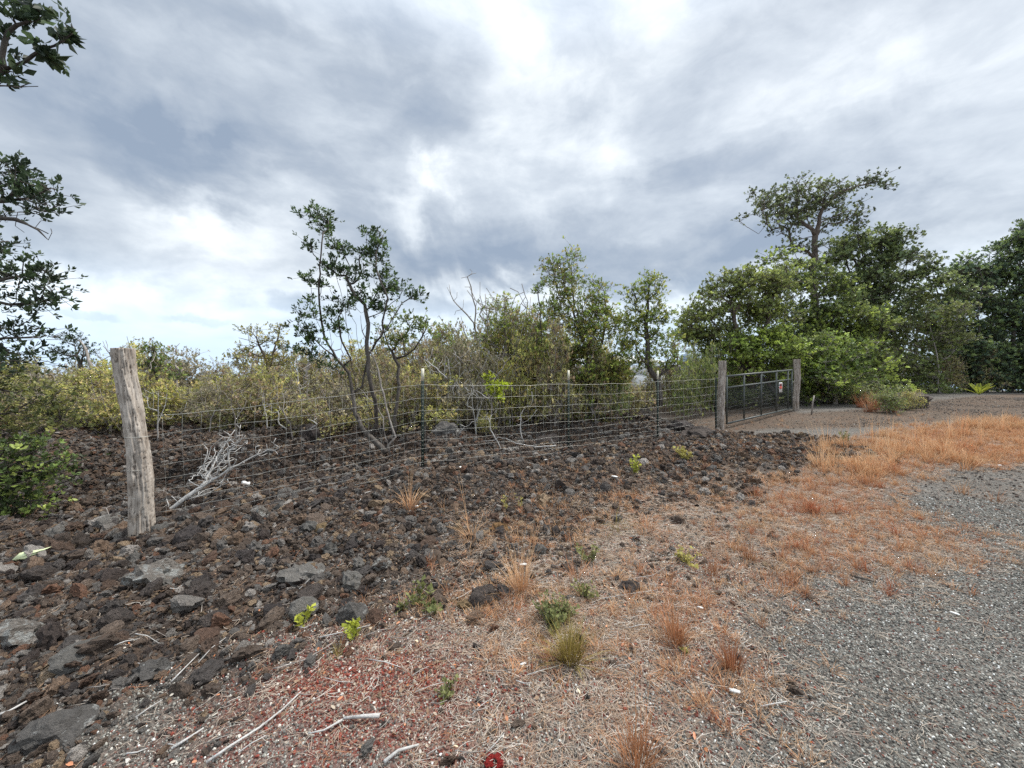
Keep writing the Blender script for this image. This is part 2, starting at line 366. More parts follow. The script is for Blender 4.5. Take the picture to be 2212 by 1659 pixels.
M['grass_red'] = grass_mat('russet_grass', [(0, (.40, .15, .08)), (.5, (.50, .23, .11)), (1, (.62, .36, .18))], (.20, .11, .06))
M['weed'] = grass_mat('weed_leaf', [(0, (.14, .16, .06)), (.5, (.20, .21, .08)), (1, (.30, .29, .12))], (.12, .13, .05), .3)
M['lime'] = grass_mat('lime_leaf', [(0, (.32, .38, .05)), (1, (.42, .43, .07))], (.25, .30, .05), .3)
M['yellowleaf'] = grass_mat('yellow_leaf', [(0, (.42, .33, .08)), (1, (.38, .36, .12))], (.3, .2, .06), .3)

def leaf_mat(name, gain=1.0):
    m_, t, b = mat(name); at = N(t, 'ShaderNodeVertexColor'); at.layer_name = 'tint'
    v = N(t, 'ShaderNodeVectorMath', operation='SCALE'); L(t, at.outputs[0], v.inputs[0]); v.inputs['Scale'].default_value = gain
    L(t, v.outputs[0], b.inputs['Base Color']); b.inputs['Roughness'].default_value = .5; b.inputs['Specular IOR Level'].default_value = .35
    tr = N(t, 'ShaderNodeBsdfTranslucent'); L(t, v.outputs[0], tr.inputs[0]); ms = N(t, 'ShaderNodeMixShader'); ms.inputs[0].default_value = .36
    L(t, b.outputs[0], ms.inputs[1]); L(t, tr.outputs[0], ms.inputs[2]); L(t, ms.outputs[0], t.nodes['Material Output'].inputs[0])
    return m_
M['leaf'] = leaf_mat('leaves', 1.42)
def bark_mat(name, a, b_, c_):
    m_, t, b = mat(name); geo = N(t, 'ShaderNodeNewGeometry')
    mp = N(t, 'ShaderNodeMapping'); mp.inputs['Scale'].default_value = (1, 1, .25); L(t, geo.outputs['Position'], mp.inputs[0])
    nz = tnoise(t, mp.outputs[0], 22, 6, .65)
    L(t, ramp(t, nz, [(.3, a), (.5, b_), (.72, c_)]), b.inputs['Base Color']); b.inputs['Roughness'].default_value = .9
    bump(t, b, nz, .8, .02); return m_
M['bark'] = bark_mat('dark_bark', (.035, .03, .026), (.075, .062, .052), (.16, .14, .12))
M['bark_brown'] = bark_mat('brown_bark', (.06, .045, .035), (.13, .10, .08), (.24, .20, .17))
M['bark_grey'] = bark_mat('grey_twig', (.17, .145, .125), (.30, .265, .235), (.46, .42, .385))
M['bark_pale'] = bark_mat('bleached_wood', (0.295, 0.279, 0.262), (0.492, 0.476, 0.451), (0.623, 0.607, 0.582))

def ground_mat():
    m_, t, b = mat('ground'); geo = N(t, 'ShaderNodeNewGeometry'); P = geo.outputs['Position']
    at = N(t, 'ShaderNodeVertexColor'); at.layer_name = 'tint'; sp = N(t, 'ShaderNodeSeparateColor'); L(t, at.outputs[0], sp.inputs[0])
    def vor(scale, out='Color', feat='F1'):
        n = N(t, 'ShaderNodeTexVoronoi', feature=feat); L(t, P, n.inputs['Vector']); n.inputs['Scale'].default_value = scale; return n
    v1 = vor(100); v2 = vor(24); v3 = vor(9)
    s1 = N(t, 'ShaderNodeSeparateColor'); L(t, v1.outputs['Color'], s1.inputs[0])
    s2 = N(t, 'ShaderNodeSeparateColor'); L(t, v2.outputs['Color'], s2.inputs[0])
    s3 = N(t, 'ShaderNodeSeparateColor'); L(t, v3.outputs['Color'], s3.inputs[0])
    gravel = ramp(t, s1.outputs[0], [(0, (.045, .043, .04)), (.25, (.11, .105, .096)), (.55, (.17, .16, .145)), (.8, (.24, .23, .205)), (.93, (.12, .065, .05)), (1, (.42, .40, .36))])
    gravel = mixc(t, 1.0, gravel, ramp(t, tnoise(t, P, .7, 5, .6), [(.3, (.78, .76, .73)), (.7, (1.10, 1.10, 1.10))]), 'MULTIPLY')
    red = ramp(t, s1.outputs[1], [(0, (.12, .028, .02)), (.35, (.24, .05, .035)), (.6, (.17, .075, .055)), (.8, (.28, .14, .10)), (1, (.45, .38, .31))])
    litter = ramp(t, s1.outputs[2], [(0, (.08, .06, .05)), (.3, (.18, .135, .11)), (.55, (.30, .225, .175)), (.8, (.25, .14, .095)), (1, (.50, .42, .35))])
    litter = mixc(t, ramp(t, tnoise(t, P, 2.3, 4, .6), [(.45, (0, 0, 0)), (.65, (.55, .55, .55))]), litter, (.33, .17, .10))
    lava = ramp(t, s2.outputs[0], [(0, (.05, .038, .032)), (.35, (.12, .088, .07)), (.6, (.18, .13, .098)), (.8, (.12, .105, .095)), (1, (.24, .155, .105))])
    lava = mixc(t, 1.0, lava, ramp(t, s3.outputs[1], [(0, (.65, .65, .65)), (1, (1.25, 1.2, 1.15))]), 'MULTIPLY')
    c = mixc(t, sp.outputs[0], gravel, lava)
    c = mixc(t, sp.outputs[1], c, red)
    c = mixc(t, sp.outputs[2], c, litter)
    c = mixc(t, at.outputs['Alpha'], c, mixc(t, 1.0, c, (.74, .66, .58), 'MULTIPLY'))
    L(t, c, b.inputs['Base Color']); b.inputs['Roughness'].default_value = .93; b.inputs['Specular IOR Level'].default_value = .2
    inv = N(t, 'ShaderNodeMath', operation='SUBTRACT'); inv.inputs[0].default_value = 1; L(t, v1.outputs['Distance'], inv.inputs[1])
    b1 = N(t, 'ShaderNodeBump'); b1.inputs['Strength'].default_value = .8; b1.inputs['Distance'].default_value = .012; L(t, inv.outputs[0], b1.inputs['Height'])
    lav_h = N(t, 'ShaderNodeMath', operation='MULTIPLY'); L(t, tnoise(t, P, 14, 6, .7), lav_h.inputs[0]); L(t, sp.outputs[0], lav_h.inputs[1])
    b2 = N(t, 'ShaderNodeBump'); b2.inputs['Strength'].default_value = 1; b2.inputs['Distance'].default_value = .10; L(t, lav_h.outputs[0], b2.inputs['Height']); L(t, b1.outputs[0], b2.inputs['Normal'])
    L(t, b2.outputs[0], b.inputs['Normal'])
    return m_
M['ground'] = ground_mat()
def plain(name, c, rough=.6, metal=0, nscale=None, namt=.2):
    m_, t, b = mat(name); b.inputs['Roughness'].default_value = rough; b.inputs['Metallic'].default_value = metal
    if nscale:
        geo = N(t, 'ShaderNodeNewGeometry'); k = ramp(t, tnoise(t, geo.outputs['Position'], nscale, 5, .6), [(.3, (1 - namt,) * 3), (.7, (1 + namt,) * 3)])
        L(t, mixc(t, 1, c, k, 'MULTIPLY'), b.inputs['Base Color'])
    else: b.inputs['Base Color'].default_value = (*c, 1)
    return m_
M['wire'] = plain('galvanised_wire', (.50, .49, .44), .45, .35, 8, .25)
M['tpost'] = plain('dark_green_steel', (.010, .022, .018), .85, 0, 30, .3)
M['cream'] = plain('cream_paint', (.66, .63, .50), .6, 0, 30, .15)
M['gate'] = plain('dark_gate_steel', (.085, .095, .09), .5, .2, 12, .3)
M['white'] = plain('white_litter', (.78, .78, .75), .5, 0, 20, .1)
M['limepaint'] = plain('lime_litter', (.66, .72, .42), .5, 0, 40, .25)

# ------------------------------------------------------------------ ground
def build_ground():
    a = np.concatenate([np.linspace(-180, -66, 60, endpoint=False), np.linspace(-66, 66, 760, endpoint=False), np.linspace(66, 180, 61)])
    a = np.radians(a); na = len(a)
    r = np.concatenate([[.15], np.geomspace(.9, 26, 430), np.geomspace(27.5, 5200, 46)]); nr = len(r)
    A, Rr = np.meshgrid(a, r); x = Rr * np.sin(A); y = Rr * np.cos(A)
    mk = [None] * 6
    lava, grass, straw, red, road, drive = masks(x, y)
    z = H0(x, y) + relief(x, y, lava)
    V = np.stack([x, y, z], -1).reshape(-1, 3)
    lit = np.clip(np.maximum(straw * .95 * (1 - .5 * red), grass), 0, 1) * (1 - road * .85)
    lit = np.maximum(lit, drive * .26 * (1 - road))
    C = np.stack([lava * (1 - road) * (1 - drive), red * (1 - lava), lit * (1 - lava * .5), drive * (1 - road)], -1).reshape(-1, 4)
    i = np.arange(nr - 1)[:, None] * na + np.arange(na - 1)[None]
    Q = np.stack([i, i + na, i + na + 1, i + 1], -1).reshape(-1, 4)
    Q = Q[:, ::-1]
    cls = np.zeros((nr, na), int)
    cls[drive > .5] = 2; cls[(road > .5)] = 1; cls[(lava > .55) & (road < .5) & (drive < .5)] = 3
    fc = cls[:-1, :-1].reshape(-1)
    for k, nm in ((0, 'verge_ground'), (1, 'gravel_road'), (2, 'gravel_driveway'), (3, 'lava_ground')):
        q = Q[fc == k]
        if not len(q): continue
        u, invx = np.unique(q, return_inverse=True)
        me = mesh_np(nm, V[u], invx.reshape(-1, 4), M['ground'], C[u], True)
        link(nm, me, kind='structure')
build_ground()
def sea():
    m_, t, b = mat('sea'); b.inputs['Base Color'].default_value = (.10, .19, .30, 1); b.inputs['Roughness'].default_value = .45
    geo = N(t, 'ShaderNodeNewGeometry'); bump(t, b, tnoise(t, geo.outputs['Position'], .02, 4, .6), .3, 8)
    n = 96; a = np.arange(n) * 2 * math.pi / n; V = [(0, 0, -262)]
    for rr in (3000, 9000, 30000, 120000): V += [(rr * math.cos(q), rr * math.sin(q), -262) for q in a]
    T = [(0, 1 + i, 1 + (i + 1) % n) for i in range(n)]
    Q = [(1 + k * n + i, 1 + (k + 1) * n + i, 1 + (k + 1) * n + (i + 1) % n, 1 + k * n + (i + 1) % n) for k in range(3) for i in range(n)]
    link('sea', mesh_np('sea', np.array(V, float), [np.array(Q), np.array(T)], m_), kind='structure')
sea()

# ------------------------------------------------------------------ rocks
def rock_mesh(name, seed, sub=3, planes=7, rough=.16, flat=1.0):
    import bmesh
    bm = bmesh.new(); bmesh.ops.create_icosphere(bm, subdivisions=sub, radius=1)
    rd = random.Random(seed); pl = []
    for _ in range(planes):
        v = Vector((rd.gauss(0, 1), rd.gauss(0, 1), rd.gauss(0, 1))).normalized(); pl.append((v, rd.uniform(.52, .85)))
    off = Vector((rd.uniform(0, 50),) * 3)
    for v in bm.verts:
        d = v.co.normalized(); r = 1.0
        for n_, h in pl:
            k = d.dot(n_)
            if k > .05: r = min(r, h / k)
        r += rough * (mnoise.fractal(d * 2.3 + off, .75, 2.1, 5)) + rough * .7 * mnoise.noise(d * 7 + off) + rough * .35 * mnoise.noise(d * 15 + off)
        v.co = d * r; v.co.z *= flat
    me = bpy.data.meshes.new(name); bm.to_mesh(me); bm.free()
    return me
ROCKS = [rock_mesh('rock_shape', 100 + i, 3 if i < 10 else 2, 5 + i % 5, .30 if i % 3 else .14, .8) for i in range(14)]
CHIPS = [rock_mesh('chip_shape', 300 + i, 1, 6, .1, .8) for i in range(6)]
def scatter(name, pts, rot, scl, variants, material, label=None, kind='stuff', seed=0, cat=None):
    """many small pieces: one object; instance geometry comes from the variants"""
    n = len(pts); me = bpy.data.meshes.new(name); me.vertices.add(n); me.vertices.foreach_set('co', np.asarray(pts, np.float32).ravel())
    a = me.attributes.new('rot', 'FLOAT_VECTOR', 'POINT'); a.data.foreach_set('vector', np.asarray(rot, np.float32).ravel())
    a = me.attributes.new('scl', 'FLOAT_VECTOR', 'POINT'); a.data.foreach_set('vector', np.asarray(scl, np.float32).ravel())
    a = me.attributes.new('idx', 'INT', 'POINT'); a.data.foreach_set('value', np.random.default_rng(seed).integers(0, len(variants), n).astype(np.int32))
    o = link(name, me, kind=kind)
    if label: o['label'] = label
    if cat: o['category'] = cat
    g = bpy.data.node_groups.new(name, 'GeometryNodeTree')
    g.interface.new_socket('Geometry', in_out='INPUT', socket_type='NodeSocketGeometry'); g.interface.new_socket('Geometry', in_out='OUTPUT', socket_type='NodeSocketGeometry')
    gi = N(g, 'NodeGroupInput'); go = N(g, 'NodeGroupOutput'); iop = N(g, 'GeometryNodeInstanceOnPoints'); jn = N(g, 'GeometryNodeJoinGeometry')
    for k, vm_ in enumerate(variants):
        src = bpy.data.objects.new(name + '_source', vm_)
        if not vm_.materials: vm_.materials.append(material)
        oi = N(g, 'GeometryNodeObjectInfo'); oi.inputs['Object'].default_value = src; oi.transform_space = 'ORIGINAL'
        sm = N(g, 'GeometryNodeSetMaterial'); sm.inputs['Material'].default_value = material; L(g, oi.outputs['Geometry'], sm.inputs['Geometry'])
        gt = N(g, 'GeometryNodeGeometryToInstance'); L(g, sm.outputs[0], gt.inputs[0]); L(g, gt.outputs[0], jn.inputs[0])
    def na(nm, ty):
        q = N(g, 'GeometryNodeInputNamedAttribute'); q.data_type = ty; q.inputs['Name'].default_value = nm; return [s for s in q.outputs if s.enabled][0]
    e2r = N(g, 'FunctionNodeEulerToRotation'); L(g, na('rot', 'FLOAT_VECTOR'), e2r.inputs[0])
    L(g, gi.outputs[0], iop.inputs['Points']); L(g, jn.outputs[0], iop.inputs['Instance']); iop.inputs['Pick Instance'].default_value = True
    L(g, na('idx', 'INT'), iop.inputs['Instance Index']); L(g, e2r.outputs[0], iop.inputs['Rotation']); L(g, na('scl', 'FLOAT_VECTOR'), iop.inputs['Scale'])
    L(g, iop.outputs[0], go.inputs[0])
    md = o.modifiers.new('scatter', 'NODES'); md.node_group = g
    return o
def sample(x0, x1, y0, y1, dens, weight, seed):
    """random ground points with density dens(x,y) per square metre, kept inside a wide wedge before the camera"""
    r_ = np.random.default_rng(seed); mx_ = 0
    n = int((x1 - x0) * (y1 - y0) * dens)
    x = r_.uniform(x0, x1, n); y = r_.uniform(y0, y1, n)
    k = np.abs(x) < y * 1.62 + .9; x, y = x[k], y[k]
    w = weight(x, y); k = r_.uniform(0, 1, len(x)) < w
    return x[k], y[k]
def in_view_y(y, x, lim=1.3): return y > .75

BIG = []     # rocks that become things of their own
def lava_rocks():
    xs, ys, ss = [], [], []
    # (size lo, hi, density, y range, falloff)
    def layer(lo, hi, dens, y0, y1, seed, x0=-16, x1=14, pw=2.2):
        def w(x, y):
            lava, grass, straw, red, road, drive = masks(x, y)
            thin = .35 + .65 * smooth(0, .5, fbm(x, y, .8, seed + 7, 3) + .35)
            sprinkle = (.06 * (straw > .3) * (y > 2.6) + .012 * (straw > .3) + .01 * (red > .3)) * (hi < .04)
            return np.clip(lava * thin * (1 - drive) + sprinkle, 0, 1)
        x, y = sample(x0, x1, y0, y1, dens, w, seed)
        r_ = np.random.default_rng(seed + 1); s = lo + (hi - lo) * r_.uniform(0, 1, len(x)) ** pw
        xs.append(x); ys.append(y); ss.append(s)
    layer(.007, .020, 2900, .9, 5.2, 11, -7, 4)
    layer(.013, .036, 760, .9, 9, 12, -12, 8)
    layer(.028, .075, 105, 1.2, 12, 13, -15, 12, 1.9)
    layer(.055, .11, 4.0, 1.6, 12, 14, -15, 10, 2.2)
    layer(.018, .05, 330, 6.0, 13, 15, -15, 14)
    x = np.concatenate(xs); y = np.concatenate(ys); s = np.concatenate(ss); n = len(x)
    r_ = np.random.default_rng(5)
    # left foreground carries coarser blocks, the verge finer ones
    s *= 1 + .25 * smooth(-1, -3.2, x) * (y < 5)
    z = HH(x, y)
    inv = (np.abs(x / y) < 1.42) & (y > 1.0)
    app = np.where(inv, s / y, 0); order = np.argsort(-app); big = order[:300]
    mask = np.ones(n, bool); mask[big] = False
    rot = r_.uniform(-3.1, 3.1, (n, 3)); rot[:, :2] *= .35
    scl = s[:, None] * np.stack([r_.uniform(.75, 1.25, n), r_.uniform(.75, 1.25, n), r_.uniform(.55, .95, n)], 1)
    pts = np.stack([x, y, z + s * .28], 1)
    scatter('lava_rubble', pts[mask], rot[mask], scl[mask], ROCKS, M['rock'], 'loose brown and black lava rubble covering the ground by the fence', seed=3)
    for i in big: BIG.append((pts[i], rot[i], scl[i]))
    return x, y, s
lava_rocks()
variants_by_mat = {}
def rock_obj(p, rot, scl, matkey, idx, label, group=None, name='lava_rock'):
    key = (matkey, idx)
    if key not in variants_by_mat:
        me = ROCKS[idx].copy(); me.materials.clear(); me.materials.append(M[matkey]); variants_by_mat[key] = me
    o = link(name, variants_by_mat[key], label=label, category='rock'); o.location = p; o.rotation_euler = rot; o.scale = scl
    if group: o['group'] = group
    return o
rr = random.Random(9)
for p, rot, scl in BIG:
    k = rr.choices(['rock', 'rock_grey', 'rock_rust', 'rock_dark'], [.60, .08, .16, .16])[0]
    behind = p[1] > 3.81 + .602 * (p[0] + 3.69)
    marks = [((-3.6, 3.7), 'by the foot of the corner post'), ((-3.1, 2.2), 'around the lichened boulder'), ((-2.3, 1.9), 'near the smooth grey stones at lower left'), ((-1.9, 1.4), 'in the lower left corner'),
             ((-1.9, 2.9), 'left of the large grey slab'), ((-1.0, 2.6), 'beside the large grey slab'), ((-.75, 2.0), 'by the lime fern sprouts'), ((-.15, 2.4), 'by the lumpy black chunk'), ((-1.2, 4.2), 'below the first steel post'),
             ((-2.5, 3.6), 'under the lower wires next to the dead branch'), ((.4, 4.2), 'in mid rubble beneath the second steel post'), ((1.6, 4.0), 'at the right tip of the rubble'), ((3, 6.5), 'in the bank by the third steel post'), ((4.8, 7), 'in the dark strip below the gate')]
    mk_ = min(marks, key=lambda m_: (m_[0][0] - p[0]) ** 2 + (m_[0][1] - p[1]) ** 2)[1] if not behind else ('behind the fence at far left' if p[0] < -5 else 'behind the wire by the dead branch' if p[0] < -2.2 else 'behind the wire under the forked shrub' if p[0] < 0 else 'behind the right half of the wire')
    look = {'rock': 'brown', 'rock_grey': 'grey', 'rock_rust': 'rusty', 'rock_dark': 'charcoal black'}[k]
    sz = 'small' if max(scl) < .055 else 'fist-sized' if max(scl) < .085 else 'head-sized'
    fl_ = 'flat' if scl[2] < .62 * max(scl) else 'chunky'
    lb_ = f'{sz} {fl_} {look} lava rock {mk_}'
    rock_obj(p, rot, scl, k, rr.randrange(10), lb_, lb_.replace('lava rock', 'lava rocks'))
K = 4032 / 2212
def special(px, py, w, h, matkey, idx, label, rz=0., flat=None, tilt=0.):
    p = gpt(px * K, (py + h * .3) * K); s = w * K / F * p.y / 2
    hz = (h * K / F * p.y / 2) if flat is None else flat
    o = rock_obj(p + Vector((0, 0, hz * .30)), (tilt, 0, rz), (s * 1.05, s * .9, max(hz * 1.35, s * .62)), matkey, idx, label)
    return o
special(655, 1240, 96, 44, 'rock_grey', 1, 'large grey slab-like lava block with a flat pale top, in the rubble left of centre', .3)
special(335, 1250, 95, 60, 'rock_pale', 2, 'big brown rock crusted with white lichen, below the leaning corner post', .8)
special(562, 1112, 48, 40, 'rock_pale', 4, 'rounded pale brown boulder just under the lowest fence wire, left of the first steel post', 0)
special(715, 1186, 36, 36, 'rock_grey', 5, 'small upright grey stone beside the ochre one in mid rubble', .3)
special(693, 1152, 30, 30, 'rock_ochre', 3, 'ochre yellow stone leaning on a grey neighbour in mid rubble', .4)
special(665, 1158, 34, 24, 'rock_grey', 7, 'low grey-brown stone left of the ochre stone', .1)
special(825, 1228, 44, 22, 'rock_pale', 8, 'flat dark stone with a chalk white top edge, right of the large grey slab', .2)
special(762, 1318, 60, 52, 'rock_grey', 0, 'square grey lava block beside the lime fern sprouts', .6)
special(655, 1312, 60, 48, 'rock_grey', 6, 'squat grey-brown stone under the left lime fern sprout', .2)
special(1040, 1275, 70, 56, 'rock_dark', 3, 'lumpy black lava chunk left of the tall straw tuft', .5)
special(1003, 1300, 32, 26, 'rock_ochre', 1, 'small rusty orange stone at the foot of the lumpy black chunk', .2)
special(672, 1285, 60, 44, 'rock_dark', 9, 'jagged charcoal lump right under the large grey slab', 1.2)
special(125, 1560, 120, 62, 'rock_grey', 0, 'flat smooth grey slab tilted in the lower left corner', .9, tilt=.2)
special(35, 1372, 110, 60, 'rock_pale', 4, 'weathered boulder with pale crust at the left picture edge', .3)
special(170, 1430, 100, 46, 'rock_grey', 6, 'long smooth grey stone low on the left', .7)
special(330, 1440, 70, 38, 'rock_grey', 2, 'dark grey wedge stone with a thin white stick beside it', .4)
special(1165, 1185, 30, 24, 'rock_grey', 8, 'blue-grey stone in the sparse rubble right of centre', .3)
special(1080, 1132, 50, 30, 'rock_ochre', 5, 'tan stone at the back edge of the straw, right of centre', .2)
special(1070, 1290, 26, 18, 'rock_dark', 4, 'small dark stone hidden in dry stems by the tall straw tuft', .2)
special(1355, 1265, 46, 26, 'rock_dark', 7, 'dark stone half buried in dry straw right of the green weed', .2)
special(960, 948, 70, 44, 'rock_grey', 8, 'large grey boulder under the scrub behind the first steel post', .3)
special(1180, 938, 66, 44, 'rock_dark', 3, 'round dark boulder behind the wire near the second steel post', .3)
special(1475, 925, 70, 40, 'rock_dark', 2, 'black block in the rubble bank at the foot of the third steel post', .3)
special(1500, 935, 70, 36, 'rock_dark', 7, 'black block in the rubble bank left of the gate post', .1)
special(1950, 868, 110, 36, 'rock_dark', 9, 'long black lava ledge at the tree edge right of the gate', .1)

# gravel chips and cinder near the camera
def chips():
    def wr(x, y):
        lava, grass, straw, red, road, drive = masks(x, y); a = (1 - lava) * (1 - red * .8)
        return np.clip(a * (1 - .35 * straw) * (1 - .3 * grass) * (1 - smooth(2.6, 5.5, y)), 0, 1)
    x, y = sample(-2.5, 8, .85, 4.6, 10500, wr, 41); n = len(x); r_ = np.random.default_rng(42)
    s = .0026 + .0052 * r_.uniform(0, 1, n) ** 2.0; s *= 1 + .35 * smooth(1.8, 4.5, y)
    scatter('road_gravel', np.stack([x, y, HH(x, y) + s * .35], 1), r_.uniform(-3, 3, (n, 3)), s[:, None] * r_.uniform(.7, 1.3, (n, 3)), CHIPS, M['gravel'], 'loose grey stone chips on the road and its shoulder', seed=1)
    def wc(x, y):
        lava, grass, straw, red, road, drive = masks(x, y)
        return np.clip((red * .9 + straw * .25) * (1 - lava * .6), 0, 1)
    x, y = sample(-4.5, 3, .85, 4.5, 8500, wc, 43); n = len(x); s = .003 + .0075 * r_.uniform(0, 1, n) ** 2.2
    scatter('red_cinder', np.stack([x, y, HH(x, y) + s * .35], 1), r_.uniform(-3, 3, (n, 3)), s[:, None] * r_.uniform(.7, 1.3, (n, 3)), [c.copy() for c in CHIPS], M['cinder'], 'red cinder and mixed small stones on the verge in front', seed=2)
chips()
def coarse_chips():
    def w(x, y):
        lava, grass, straw, red, road, drive = masks(x, y)
        return np.clip((drive * (.25 + smooth(-.1, .4, fbm(x, y, .9, 377, 3))) + road * smooth(4, 5, y) * .9) * (1 - lava), 0, 1)
    x, y = sample(-1, 19, 4.2, 15, 420, w, 91); n = len(x); r_ = np.random.default_rng(92); s = .006 + .016 * r_.uniform(0, 1, n) ** 3
    scatter('drive_gravel', np.stack([x, y, HH(x, y) + s * .3], 1), r_.uniform(-3, 3, (n, 3)), s[:, None] * r_.uniform(.7, 1.3, (n, 3)), [c.copy() for c in CHIPS], M['drivechip'], 'coarser brown-grey stones on the driveway and far road', seed=9)
coarse_chips()

# ------------------------------------------------------------------ grass, straw and litter
def blade(mb, base, ang, lean, ln, w, shade, nseg=3, curl=.8, root=0.):
    """one bent, tapering blade"""
    d = np.array([math.cos(ang), math.sin(ang), 0]); sd = np.array([-math.sin(ang), math.cos(ang), 0]); p = np.array(base, float); th = lean
    V = []; C = []
    for i in range(nseg + 1):
        f = i / nseg; ww = w * (1 - f) ** .7 if i < nseg else w * .08
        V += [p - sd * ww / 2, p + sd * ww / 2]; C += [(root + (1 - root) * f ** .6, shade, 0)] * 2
        p = p + (d * math.sin(th) + np.array([0, 0, math.cos(th)])) * ln / nseg; th += curl * random.uniform(.1, .5)
    q = [(2 * i, 2 * i + 1, 2 * i + 3, 2 * i + 2) for i in range(nseg)]
    mb.add(V, q, None, np.array(C))
def tuft_mesh(seed, n=36, rad=.04, ln=.14, w=.003, spread=.9, curl=.8):
    random.seed(seed); mb = MB()
    for _ in range(n):
        a = random.uniform(0, 6.283); r = rad * random.random() ** .7
        blade(mb, (r * math.cos(a), r * math.sin(a), -.01), a + random.gauss(0, .5), abs(random.gauss(0, spread)) * .6, ln * random.uniform(.45, 1.15), w * random.uniform(.7, 1.3), random.random(), 3, curl)
    return mb.mesh('tuft')
def straw_mesh(seed, n=5, ln=.09, w=.0025):
    random.seed(seed); mb = MB()
    for _ in range(n):
        a = random.uniform(0, 6.283); p = np.array([random.uniform(-.04, .04), random.uniform(-.04, .04), .004]); V = []
        l = ln * random.uniform(.4, 1.2); da = random.uniform(-.5, .5); pts = [p]
        for k in range(3):
            pts.append(pts[-1] + np.array([math.cos(a), math.sin(a), random.uniform(-.05, .12)]) * l / 3); a += da
        mb.tube(pts, [w / 2, w / 2, w / 2, w / 3], 3)
    return mb.mesh('straw')
def leaf_bit(seed):
    random.seed(seed); a = random.uniform(.7, 1.3); c = random.uniform(.1, .5)
    V = [(-1, 0, 0), (-.4, .45 * a, c * .3), (.4, .42 * a, c * .35), (1, 0, .1 * c), (.4, -.42 * a, c * .3), (-.4, -.45 * a, c * .35), (0, 0, 0)]
    T = [(6, (i + 1) % 6, i) for i in range(6)]
    return mesh_np('leafbit', np.array(V, float), np.array(T))
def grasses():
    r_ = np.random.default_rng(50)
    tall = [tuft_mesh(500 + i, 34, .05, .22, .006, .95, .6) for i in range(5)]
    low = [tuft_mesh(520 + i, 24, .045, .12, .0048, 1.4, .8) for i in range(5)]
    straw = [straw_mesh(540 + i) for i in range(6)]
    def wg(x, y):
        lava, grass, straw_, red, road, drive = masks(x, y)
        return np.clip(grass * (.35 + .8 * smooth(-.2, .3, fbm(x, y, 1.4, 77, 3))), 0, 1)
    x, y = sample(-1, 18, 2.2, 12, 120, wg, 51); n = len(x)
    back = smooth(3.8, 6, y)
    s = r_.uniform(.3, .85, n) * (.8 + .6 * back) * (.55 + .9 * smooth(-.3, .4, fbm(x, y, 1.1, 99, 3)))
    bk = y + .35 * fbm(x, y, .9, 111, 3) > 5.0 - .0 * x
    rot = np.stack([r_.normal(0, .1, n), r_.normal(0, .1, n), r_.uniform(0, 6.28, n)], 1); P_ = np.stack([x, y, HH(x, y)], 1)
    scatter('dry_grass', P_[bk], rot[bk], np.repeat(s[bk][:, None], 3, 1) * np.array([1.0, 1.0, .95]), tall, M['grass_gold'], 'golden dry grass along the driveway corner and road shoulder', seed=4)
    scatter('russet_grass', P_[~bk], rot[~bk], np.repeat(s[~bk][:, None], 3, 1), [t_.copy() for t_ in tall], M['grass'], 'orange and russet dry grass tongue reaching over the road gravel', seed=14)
    def wl(x, y):
        lava, grass, straw_, red, road, drive = masks(x, y); pt = smooth(-.25, .35, fbm(x, y, 1.9, 177, 3))
        edge = lava * smooth(-1.2, .6, x) * (1 - smooth(-1.5, .2, y - (3.81 + .602 * (x + 3.69)))) * .16
        return np.clip(straw_ * (.16 + .9 * pt) * (1 - .4 * lava) + grass * .9 + edge + .02 * drive * (y < 11) + road * .004, 0, 1)
    x, y = sample(-3, 14, 1.0, 10, 220, wl, 61); n = len(x); s = r_.uniform(.35, .95, n)
    scatter('low_dry_grass', np.stack([x, y, HH(x, y)], 1), np.stack([r_.normal(0, .15, n), r_.normal(0, .15, n), r_.uniform(0, 6.28, n)], 1), np.repeat(s[:, None], 3, 1), low, M['grass_pale'], 'sprawling low dead grass between lava rubble and road', seed=5)
    def ws(x, y):
        lava, grass, straw_, red, road, drive = masks(x, y); pt = smooth(-.3, .4, fbm(x, y, 2.1, 277, 3))
        return np.clip(straw_ * (.25 + .75 * pt) * (1 - .5 * red) + grass * .5 + red * .18 + lava * .035 * (y < 6) + road * .02, 0, 1)
    x, y = sample(-5, 8, .85, 7.5, 2100, ws, 71); n = len(x); s = r_.uniform(.4, 1.0, n)
    scatter('straw_litter', np.stack([x, y, HH(x, y) + .006], 1), np.stack([r_.normal(0, .12, n), r_.normal(0, .12, n), r_.uniform(0, 6.28, n)], 1), np.repeat(s[:, None], 3, 1), straw, M['straw'], 'bleached straw and stems lying flat on the verge', seed=6)
    def wb(x, y):
        lava, grass, straw_, red, road, drive = masks(x, y)
        return np.clip(straw_ * .5 + red * .8 + grass * .15 + lava * .10 * (y < 4) + road * .01, 0, 1)
    x, y = sample(-5, 7, .85, 6, 900, wb, 81); n = len(x); s = .003 + .011 * r_.uniform(0, 1, n) ** 2
    scatter('leaf_litter', np.stack([x, y, HH(x, y) + .008], 1), np.stack([r_.normal(0, .5, n), r_.normal(0, .5, n), r_.uniform(0, 6.28, n)], 1), s[:, None] * r_.uniform(.7, 1.3, (n, 3)), [leaf_bit(i) for i in range(5)], M['leaflitter'], 'small fallen leaves and chaff strewn over the cinder verge', seed=7)
grasses()

